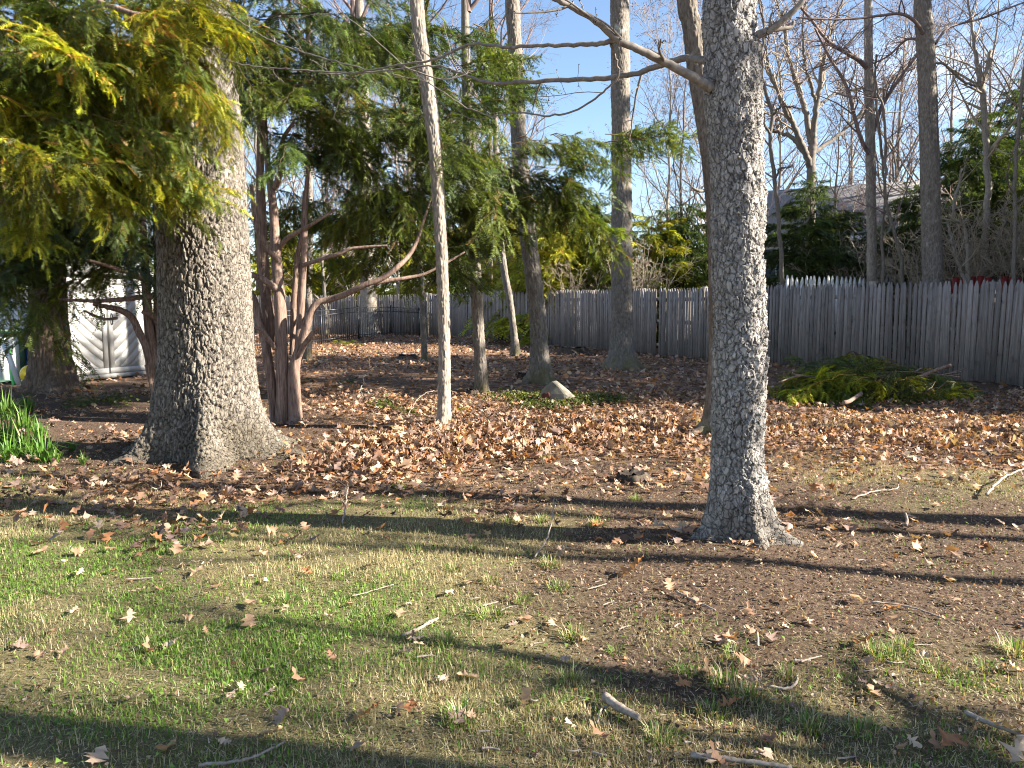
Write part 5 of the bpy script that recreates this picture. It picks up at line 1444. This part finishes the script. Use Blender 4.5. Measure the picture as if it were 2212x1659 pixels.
for k in range(26):
    u_, v_ = random.uniform(950, 2200), random.uniform(1200, 1640)
    a_ = random.uniform(-.5, .5); l_ = random.uniform(15, 45)
    stick('small dry twig scattered on the bare soil and sparse grass', [(u_, v_), (u_ + l_ * .5, v_ + a_ * l_ * .4 + random.uniform(-3, 3)), (u_ + l_, v_ + a_ * l_ * .6)], random.uniform(.0025, .0045), 30 + k, name='small_twig', group='small twigs scattered on the soil')

# brush pile of cut evergreen boughs
pc = gp(1890, 862)
bp = thing('brush_pile', 'heap of cut green boughs and sticks against the grey fence', 'brush pile', pc, 0)
g = np.random.default_rng(91)
for k in range(105):
    uu_ = g.uniform(1695, 2065)
    f = (uu_ - 1705) / 355
    dv = g.uniform(-30, 12) * math.sin(math.pi * (.12 + .8 * f))
    x, y = ground(uu_, 858 + dv)
    hgt = 0.04 + 0.55 * math.exp(-((uu_ - 1880) / 120) ** 2) * g.uniform(.1, 1) * (1 - .0)
    yaw = g.normal(math.pi, .5) if g.uniform() < .6 else g.normal(0, .8)
    s = g.uniform(.6, 1.0)
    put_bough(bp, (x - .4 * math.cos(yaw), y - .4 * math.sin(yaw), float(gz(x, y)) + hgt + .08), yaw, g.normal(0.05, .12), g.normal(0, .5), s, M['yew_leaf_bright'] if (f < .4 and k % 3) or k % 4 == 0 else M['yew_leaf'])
for k in range(16):
    uu_ = g.uniform(1760, 2040)
    x, y = ground(uu_, 855 + g.uniform(-14, 8)); yaw = g.normal(.1, .45) + (math.pi if k % 2 else 0)
    L_ = g.uniform(.6, 1.4); z0_ = float(gz(x, y)) + g.uniform(.08, .35)
    P = np.array([[x, y, z0_], [x + L_ * .5 * math.cos(yaw), y + L_ * .5 * math.sin(yaw), z0_ + g.uniform(.0, .12)], [x + L_ * math.cos(yaw), y + L_ * math.sin(yaw), z0_ + g.uniform(-.05, .18)]])
    C = catmull(P, 12) - pc
    obj('stick', MB().tubes(C[None], (g.uniform(.008, .02) * np.linspace(1, .5, 12))[None], 6, C=(1, 1, 1), cap=True).mesh('stick', M['yew'], True), bp)
P = np.array([at(1822, 870, 10.4), at(1836, 866, 10.5), at(1860, 850, 10.9)])[::-1]
obj('cut_branch', MB().tubes((catmull(P, 10) - pc)[None], np.full((1, 10), .028), 9, C=(1, 1, 1), cap=True).mesh('cut_branch', M['yew'], True), bp)
P = np.array([at(1985, 815, 11.6), at(2020, 800, 11.5), at(2055, 788, 11.4)])
obj('cut_branch', MB().tubes((catmull(P, 10) - pc)[None], np.linspace(.03, .02, 10)[None], 9, C=(1, 1, 1), cap=True).mesh('cut_branch', M['yew'], True), bp)

# single cut sprigs lying in the leaves
for k, (u, v, s, lab) in enumerate(((890, 892, .55, 'cut green sprig lying left of the slim pale trunk'), (850, 884, .5, 'flat cut sprig beside the thin bent stick'), (1065, 892, .6, 'yellowish cut sprig on the sunny leaves left of the stone'),
                     (735, 828, .7, 'cut sprig lying in the shaded leaves right of the yew'), (800, 826, .55, 'small cut sprig by the long stick in the shade'), (770, 745, 1.3, 'big cut bough on the orange leaves by the metal fence'),
                     (1175, 990, .18, 'tiny green seedling sprig in the leaf litter'), (1290, 862, .55, 'green sprig lying right of the stone'), (780, 965, .3, 'small cut sprig at the edge of the leaf mound'), (1700, 800, .8, 'lone cut sprig left of the brush pile by the fence'), (260, 868, .7, 'cut dark sprig lying behind the oak'))):
    x, y = ground(u, v)
    e = thing('cut_sprig', lab, 'sprig', (x, y, float(gz(x, y)) + .01))
    obj('bough', BOUGH[k % 5], e, loc=(-.5 * s, 0, .12 * s), rot=(0, .05, k * 1.1), scale=(s, s, s * .45), mat=M['yew_leaf_bright'] if k in (2, 5, 6) else M['yew_leaf'])

# ------------------------------------------------------------------ leaves
def leaf_template(stations):
    """stations: (y, halfwidth). returns V (n,3) in xy plane and triangles"""
    st = np.array(stations)
    n = len(st)
    V = [[0, y, 0] for y, w in st] + [[-w, y, 0] for y, w in st[1:-1]] + [[w, y, 0] for y, w in st[1:-1]]
    T = []
    L = lambda i: n + i - 1
    Rr_ = lambda i: n + (n - 2) + i - 1
    for i in range(n - 1):
        if i == 0: T += [[0, 1, L(1)], [0, Rr_(1), 1]]
        elif i == n - 2: T += [[i, i + 1, L(i)], [i, Rr_(i), i + 1]]
        else: T += [[i, i + 1, L(i + 1)], [i, L(i + 1), L(i)], [i, Rr_(i + 1), i + 1], [i, Rr_(i), Rr_(i + 1)]]
    return np.array(V, float), np.array(T)
OAK_HI = leaf_template([(0, 0), (.10, .015), (.22, .05), (.30, .24), (.36, .09), (.50, .40), (.57, .11), (.72, .36), (.78, .12), (.90, .17), (1, 0)])
OAK_LO = leaf_template([(0, 0), (.2, .06), (.36, .30), (.5, .12), (.70, .36), (.8, .12), (1, 0)])
OAK_MIN = leaf_template([(0, 0), (.35, .28), (.7, .30), (1, 0)])
LEAFC = np.array([[.31, .175, .105], [.35, .22, .14], [.22, .12, .075], [.38, .265, .18], [.34, .16, .07], [.13, .075, .05], [.43, .325, .24], [.25, .175, .145], [.10, .065, .05], [.17, .11, .085]])

def leaf_batch(tmpl, x, y, g, size, lift=(0.0, 0.05), tilt=.55):
    V0, T0 = tmpl
    m, n = len(x), len(V0)
    s = size * g.uniform(.6, 1.25, m)
    ca, cb = g.normal(0, .55, m), g.normal(.35, .65, m)
    X = np.repeat(V0[None, :, 0], m, 0); Y = np.repeat(V0[None, :, 1] - .5, m, 0)
    X = X * (1 + .25 * g.normal(size=(m, 1))) + .12 * g.normal(size=(m, 1)) * Y ** 2 + X * .18 * g.normal(size=(m, n))
    Z = ca[:, None] * X ** 2 * 1.6 + cb[:, None] * Y ** 2 * .8 + .05 * g.normal(size=(m, n))
    P = np.stack([X, Y, Z], -1) * s[:, None, None]
    yaw, p, r = g.uniform(0, 2 * np.pi, m), g.normal(0, tilt, m), g.normal(0, tilt, m)
    def rot(P, a, i, j):
        c, s_ = np.cos(a)[:, None], np.sin(a)[:, None]
        A, B = P[:, :, i].copy(), P[:, :, j].copy()
        P[:, :, i] = A * c - B * s_; P[:, :, j] = A * s_ + B * c
    rot(P, p, 1, 2); rot(P, r, 0, 2); rot(P, yaw, 0, 1)
    zmin = P[:, :, 2].min(1)
    base = gz(x, y) + .006 + g.uniform(lift[0], lift[1], m)
    P[:, :, 0] += x[:, None]; P[:, :, 1] += y[:, None]
    P[:, :, 2] += (base - zmin * .75)[:, None]
    T = (T0[None] + (np.arange(m) * n)[:, None, None]).reshape(-1, 3)
    C = LEAFC[g.integers(0, len(LEAFC), m)] * g.uniform(.7, 1.2, (m, 1))
    C = np.repeat(C, n, 0)
    return P.reshape(-1, 3), T, C

def in_view(x, y, mx=1.12):
    return (np.abs(x) < (0.667 * y * mx + .5))

g = np.random.default_rng(1234)
def sample_cover(n, y0, y1, which, g, power=1.0, gain=1.0, near=False):
    y = g.uniform(y0, y1, n) if near else np.sqrt(g.uniform(y0 ** 2, y1 ** 2, n)); x = g.uniform(-.80, .80, n) * y
    gr, lf = cover(x, y)
    w = (gr if which == 'g' else lf) ** power * gain
    keep = (g.uniform(size=n) < w)
    return x[keep], y[keep], gr[keep], lf[keep]
def in_yard(x, y):
    d = (FB - FA); nrm = np.array([-d[1], d[0]]); nrm /= np.linalg.norm(nrm)
    s = (x - FA[0]) * nrm[0] + (y - FA[1]) * nrm[1]
    s0 = (0 - FA[0]) * nrm[0] + (0 - FA[1]) * nrm[1]
    return (np.sign(s) == np.sign(s0)) & (np.abs(s) > .05)

mb = MB()
x, y, gr, lf = sample_cover(36000, 4.2, 12.5, 'l', g, 1.7, 1.0)
k_ = in_yard(x, y); x, y, lf = x[k_], y[k_], lf[k_]
V, T, C = leaf_batch(OAK_LO, x, y, g, .086, (0, .04), .42); mb.add(V, T=T, C=C)
x, y, gr, lf = sample_cover(38000, 12.5, 36, 'l', g, 1.3, 1.0)
k_ = in_yard(x, y); x, y = x[k_], y[k_]
V, T, C = leaf_batch(OAK_MIN, x, y, g, .105, (0, .04), .42); mb.add(V, T=T, C=C)
# raked mounds: deeper drifts, leaves standing on edge
for (u, v, rx, ry, n_) in ((950, 975, .95, .55, 1500), (1130, 945, 1.1, .5, 1300), (1300, 930, 1.0, .5, 700), (1780, 935, 1.0, .4, 500), (2080, 955, 1.2, .45, 700), (760, 1010, .5, .3, 350)):
    cx_, cy_ = ground(u, v)
    x = cx_ + g.normal(0, rx * .6, n_); y = cy_ + g.normal(0, ry * .6, n_)
    V, T, C = leaf_batch(OAK_LO, x, y, g, .098, (0, .07), .8); mb.add(V, T=T, C=C)
# broken bits in the lawn and the soil
y = g.uniform(2.0, 10.5, 50000); x = g.uniform(-.78, .78, 50000) * y
gr_, _l = cover(x, y); k_ = g.uniform(size=len(x)) > gr_ * 1.1; x, y = x[k_], y[k_]
V, T, C = leaf_batch(OAK_MIN, x, y, g, .017, (0, .006), .6); mb.add(V, T=T, C=C * np.repeat(.25 + g.uniform(0, 1, (len(x), 1)) ** 2 * 1.1, len(OAK_MIN[0]), 0))
o = obj('leaf_litter', mb.mesh('leaf_litter', M['leaf']))
o['kind'] = 'stuff'; o['label'] = 'carpet of brown fallen oak leaves and broken bits'

# 300 leaves that lie apart on the lawn and soil
gl = np.random.default_rng(77)
LEAVES = []
for k in range(10):
    V, T, C = leaf_batch(OAK_HI, np.zeros(1), np.zeros(1), gl, 1.0, (0, 0), .22)
    V = V - np.array([0, 0, V[:, 2].min()])
    LEAVES.append(raw_mesh('oak_leaf', V, [T], np.tile(LEAFC[(0, 1, 3, 6, 4, 1, 3, 0, 6, 7)[k]] * 1.05, (len(V), 1)), False, [M['leaf']]))
cnt = 0
spots = [(1370, 1238, .16), (2190, 1625, .15), (2195, 1590, .12), (205, 1650, .12), (290, 1510, .09), (280, 1335, .12), (110, 1370, .10), (520, 1490, .06), (1140, 1525, .10), (1010, 1470, .09), (170, 1240, .10), (800, 1225, .09), (1210, 1185, .10), (1480, 1115, .09), (1620, 1210, .08), (1870, 1390, .11), (70, 1112, .11), (480, 1610, .07), (1480, 1290, .09), (1930, 1320, .09), (1810, 1180, .10)]
while len(spots) < 300:
    v_ = 1030 + 620 * gl.uniform() ** 1.5
    u_ = gl.uniform(-20, 2230)
    x_, y_ = ground(u_, v_)
    gr, lf = cover(np.array([x_]), np.array([y_]))
    if lf[0] > .62 or gl.uniform() > .2 + lf[0] * 2.2: continue
    spots.append((u_, v_, gl.uniform(.05, .105)))
for k, (u_, v_, s_) in enumerate(spots):
    q = gp(u_, v_, .018)
    o = obj('oak_leaf', LEAVES[gl.integers(10)], None, loc=tuple(q), rot=(gl.normal(0, .25), gl.normal(0, .25), gl.uniform(0, 6.28)), scale=(s_, s_, s_))
    tag(o, 'single curled brown oak leaf lying apart on the grass or soil', 'leaf', 'fallen oak leaves lying apart')

# ------------------------------------------------------------------ grass
GREEN = np.array([[.090, .175, .022], [.125, .215, .03], [.07, .14, .022], [.17, .235, .04]])
STRAW = np.array([[.40, .33, .19], [.33, .27, .15], [.47, .40, .26], [.27, .22, .12]])
def blades(mb, x, y, g, h, w, cols, lean=.6, seg=2):
    m = len(x)
    z = gz(x, y)
    a = g.uniform(0, 2 * np.pi, m); d = np.stack([np.cos(a), np.sin(a), np.zeros(m)], 1)
    sd_ = np.stack([-np.sin(a), np.cos(a), np.zeros(m)], 1)
    ln = np.abs(g.normal(0, lean, m)).clip(0, 1.6)
    hh = h * g.uniform(.55, 1.35, m)
    p0 = np.stack([x, y, z - .004], 1)
    up = np.array([0, 0, 1.0])
    p1 = p0 + up * (hh * .55 * np.cos(ln * .5))[:, None] + d * (hh * .55 * np.sin(ln * .5))[:, None]
    p2 = p1 + up * (hh * .5 * np.cos(ln))[:, None] + d * (hh * .5 * np.sin(ln))[:, None]
    ww = (w * g.uniform(.7, 1.3, m) / 2)[:, None]
    C = cols[g.integers(0, len(cols), m)] * g.uniform(.7, 1.3, (m, 1))
    if seg == 2:
        V = np.stack([p0 - sd_ * ww, p0 + sd_ * ww, p1 + sd_ * ww * .8, p1 - sd_ * ww * .8, p2], 1).reshape(-1, 3)
        b = np.arange(m)[:, None] * 5
        T = np.concatenate([b + np.array([[0, 1, 2]]), b + np.array([[0, 2, 3]]), b + np.array([[3, 2, 4]])])
        mb.add(V, T=T, C=np.repeat(C, 5, 0))
    else:
        V = np.stack([p0 - sd_ * ww, p0 + sd_ * ww, p2], 1).reshape(-1, 3)
        mb.add(V, T=np.arange(m * 3).reshape(-1, 3), C=np.repeat(C, 3, 0))
mb = MB()
g = np.random.default_rng(4321)
x, y, gr, lf = sample_cover(700000, 1.9, 7.4, 'g', g, 1.4, .95, True)
green_n = .5 + 1.7 * fbm(x * .75, y * .9, 0, 91, 3) + .25 * vnoise(x * 4, y * 4, 0, 92)
cl_ = np.clip(.62 + 1.9 * fbm(x * 3.2, y * 3.2, 0, 95, 3) + .5 * (gr - .5), .08, 1)
kk = g.uniform(size=len(x)) < cl_
x, y, gr, green_n = x[kk], y[kk], gr[kk], green_n[kk]
isg = g.uniform(size=len(x)) < np.clip(green_n, .10, .95)
wsc = 1 + (y - 2) * .16
sh = g.uniform(size=len(x)) < .16
blades(mb, x[isg & sh], y[isg & sh], g, .034, .0042, GREEN, .95, 2)
blades(mb, x[isg & ~sh], y[isg & ~sh], g, .021, .0046, GREEN, 1.25, 1)
blades(mb, x[~isg], y[~isg], g, .036, .0036, STRAW, 1.5, 1)
# loose straw and bits of twig lying flat
m = 90000
yy_ = g.uniform(1.9, 8.5, m); xx_ = g.uniform(-.8, .8, m) * yy_
a = g.uniform(0, 6.28, m); l_ = g.uniform(.008, .04, m); ww_ = g.uniform(.0008, .0024, m)
dx, dy = np.cos(a) * l_, np.sin(a) * l_
zz_ = gz(xx_, yy_) + .004 + .012 * g.uniform(size=m)
P0 = np.stack([xx_, yy_, zz_], 1); P1 = np.stack([xx_ + dx, yy_ + dy, zz_ + g.normal(0, .006, m)], 1)
W = np.stack([-np.sin(a) * ww_, np.cos(a) * ww_, np.zeros(m)], 1)
V = np.stack([P0 - W, P0 + W, P1], 1).reshape(-1, 3)
BITS = np.vstack([STRAW, STRAW * .6, np.array([[.12, .08, .05], [.2, .13, .09], [.42, .36, .3]])])
mb.add(V, T=np.arange(m * 3).reshape(-1, 3), C=np.repeat(BITS[g.integers(0, len(BITS), m)] * g.uniform(.7, 1.3, (m, 1)), 3, 0))
# clover-like specks
x, y, gr, lf = sample_cover(16000, 1.9, 6.5, 'g', g, 1.2, .5)
m = len(x); pz = gz(x, y) + g.uniform(.012, .035, m)
a = g.uniform(0, 6.28, m); r_ = g.uniform(.006, .011, m)
V = np.stack([np.stack([x + r_ * np.cos(a + k * 2.09), y + r_ * np.sin(a + k * 2.09), pz + g.normal(0, .004, m)], 1) for k in range(3)], 1).reshape(-1, 3)
mb.add(V, T=np.arange(m * 3).reshape(-1, 3), C=np.repeat(np.array([[.15, .23, .045]]) * g.uniform(.6, 1.3, (m, 1)), 3, 0))
o = obj('lawn_grass', mb.mesh('lawn_grass', M['grass']))
o['kind'] = 'stuff'; o['label'] = 'short patchy green and straw coloured lawn grass'

# tufts that stand out
def tuft_mesh(seed, n=90, h=.085, w=.0045, rad=.07, cols=None, sp=.85):
    g_ = np.random.default_rng(seed); mb_ = MB()
    a = g_.uniform(0, 6.28, n); r_ = rad * np.sqrt(g_.uniform(0, 1, n)) * .6
    p0 = np.stack([r_ * np.cos(a), r_ * np.sin(a), np.full(n, -.006)], 1)
    a2 = a + g_.normal(0, .5, n)
    d = np.stack([np.cos(a2), np.sin(a2), np.zeros(n)], 1); sd_ = np.stack([-np.sin(a2), np.cos(a2), np.zeros(n)], 1)
    hh = h * g_.uniform(.5, 1.2, n); ln = np.abs(g_.normal(sp, .42, n))
    up = np.array([0, 0, 1.0])
    p1 = p0 + up * (hh * .6 * np.cos(ln * .5))[:, None] + d * (hh * .6 * np.sin(ln * .5))[:, None]
    p2 = p1 + up * (hh * .5 * np.cos(ln * 1.6))[:, None] + d * (hh * .5 * np.sin(ln * 1.6))[:, None]
    V = np.stack([p0 - sd_ * w / 2, p0 + sd_ * w / 2, p1 + sd_ * w * .42, p1 - sd_ * w * .42, p2], 1).reshape(-1, 3)
    b = np.arange(n)[:, None] * 5
    T = np.concatenate([b + np.array([[0, 1, 2]]), b + np.array([[0, 2, 3]]), b + np.array([[3, 2, 4]])])
    cc = cols if cols is not None else np.vstack([GREEN, GREEN, STRAW[:2]])
    mb_.add(V, T=T, C=np.repeat(cc[g_.integers(0, len(cc), n)] * g_.uniform(.75, 1.3, (n, 1)), 5, 0))
    return mb_.mesh('grass_tuft', M['grass'])
TUFT = [tuft_mesh(950 + k, 80 + 20 * k, h=.06 + .008 * k, rad=.10, w=.0038, cols=np.vstack([GREEN, STRAW[:k + 1]])) for k in range(4)]
for k, (u, v, s) in enumerate(((1060, 1325, 1.2), (1205, 1265, .9), (1240, 1370, .9), (1060, 1250, .8), (1130, 1290, .8), (980, 1225, .8), (1190, 1215, .9), (1290, 1130, .9), (860, 1055, 1.1), (900, 1185, .9), (1020, 1180, .9), (1700, 1350, 0), (1590, 1405, .95), (1900, 1405, 1.0), (1930, 1410, .9), (2195, 1400, 1.1), (2030, 1440, 1.1),
                     (1960, 1390, .8), (1565, 1470, 1.2), (1620, 1500, 1.0), (1480, 1440, .8), (960, 1385, .9), (990, 1550, 1.0), (1230, 1465, .8), (1330, 1400, .7), (1540, 1530, .9), (1750, 1560, .9), (1860, 1570, .9), (2080, 1470, .9), (1375, 1075, .8), (1100, 1125, .8), (1170, 1120, .7), (740, 1240, .9), (620, 1290, 1), (1430, 1590, .9), (1700, 1450, .7), (2130, 1430, .7))):
    if s == 0: continue
    q = gp(u, v)
    o = obj('grass_tuft', TUFT[k % 4], None, loc=tuple(q), rot=(0, 0, k * 1.7), scale=(s, s, s))
    tag(o, 'small tuft of longer grass standing out of the sparse lawn', 'grass tuft', 'grass tufts on the sparse lawn')

# strap leaved clumps left of the oak
LILY = [tuft_mesh(970 + k, 46, .34, .016, .12, cols=np.array([[.09, .19, .03], [.12, .22, .035], [.065, .14, .025]]), sp=.8) for k in range(3)]
for k, (u, v, s) in enumerate(((55, 990, 1.0), (95, 998, .9), (20, 960, 1.05), (50, 930, .95), (15, 905, 1.0), (85, 945, .7), (60, 890, .8), (20, 1000, .8), (120, 1000, .5), (-20, 940, 1.1), (155, 975, .35), (180, 1005, .35))):
    q = gp(u, v)
    o = obj('strap_leaf_plant', LILY[k % 3], None, loc=tuple(q), rot=(0, 0, k * 2.1), scale=(s, s, s * 1.05))
    tag(o, 'green clump of arching strap leaves left of the oak', 'plant', 'strap leaved clumps left of the oak')

# low ivy by the stone
mb = MB(); g = np.random.default_rng(55)
for (u, v, su, sv, n) in ((1130, 862, 55, 8, 600), (1270, 868, 50, 9, 900), (1330, 872, 30, 6, 250), (1180, 880, 60, 6, 400), (400, 850, 60, 8, 250), (250, 870, 50, 8, 250), (830, 880, 25, 8, 150)):
    for k in range(n):
        pass
    uu_ = u + g.normal(size=n) * su * .6; vv_ = v + g.normal(size=n) * sv * .6
    xy = np.array([ground(a_, b_) for a_, b_ in zip(uu_, vv_)])
    V, T, C = leaf_batch(OAK_MIN, xy[:, 0], xy[:, 1], g, .05, (.0, .09), .5)
    mb.add(V, T=T, C=np.repeat(GREENS[g.integers(1, 4, n)] * g.uniform(.7, 1.5, (n, 1)), 6 + 2 if False else len(OAK_MIN[0]), 0))
o = obj('ivy_cover', mb.mesh('ivy_cover', M['grass']))
o['kind'] = 'stuff'; o['label'] = 'low green ivy growing round the pale stone'
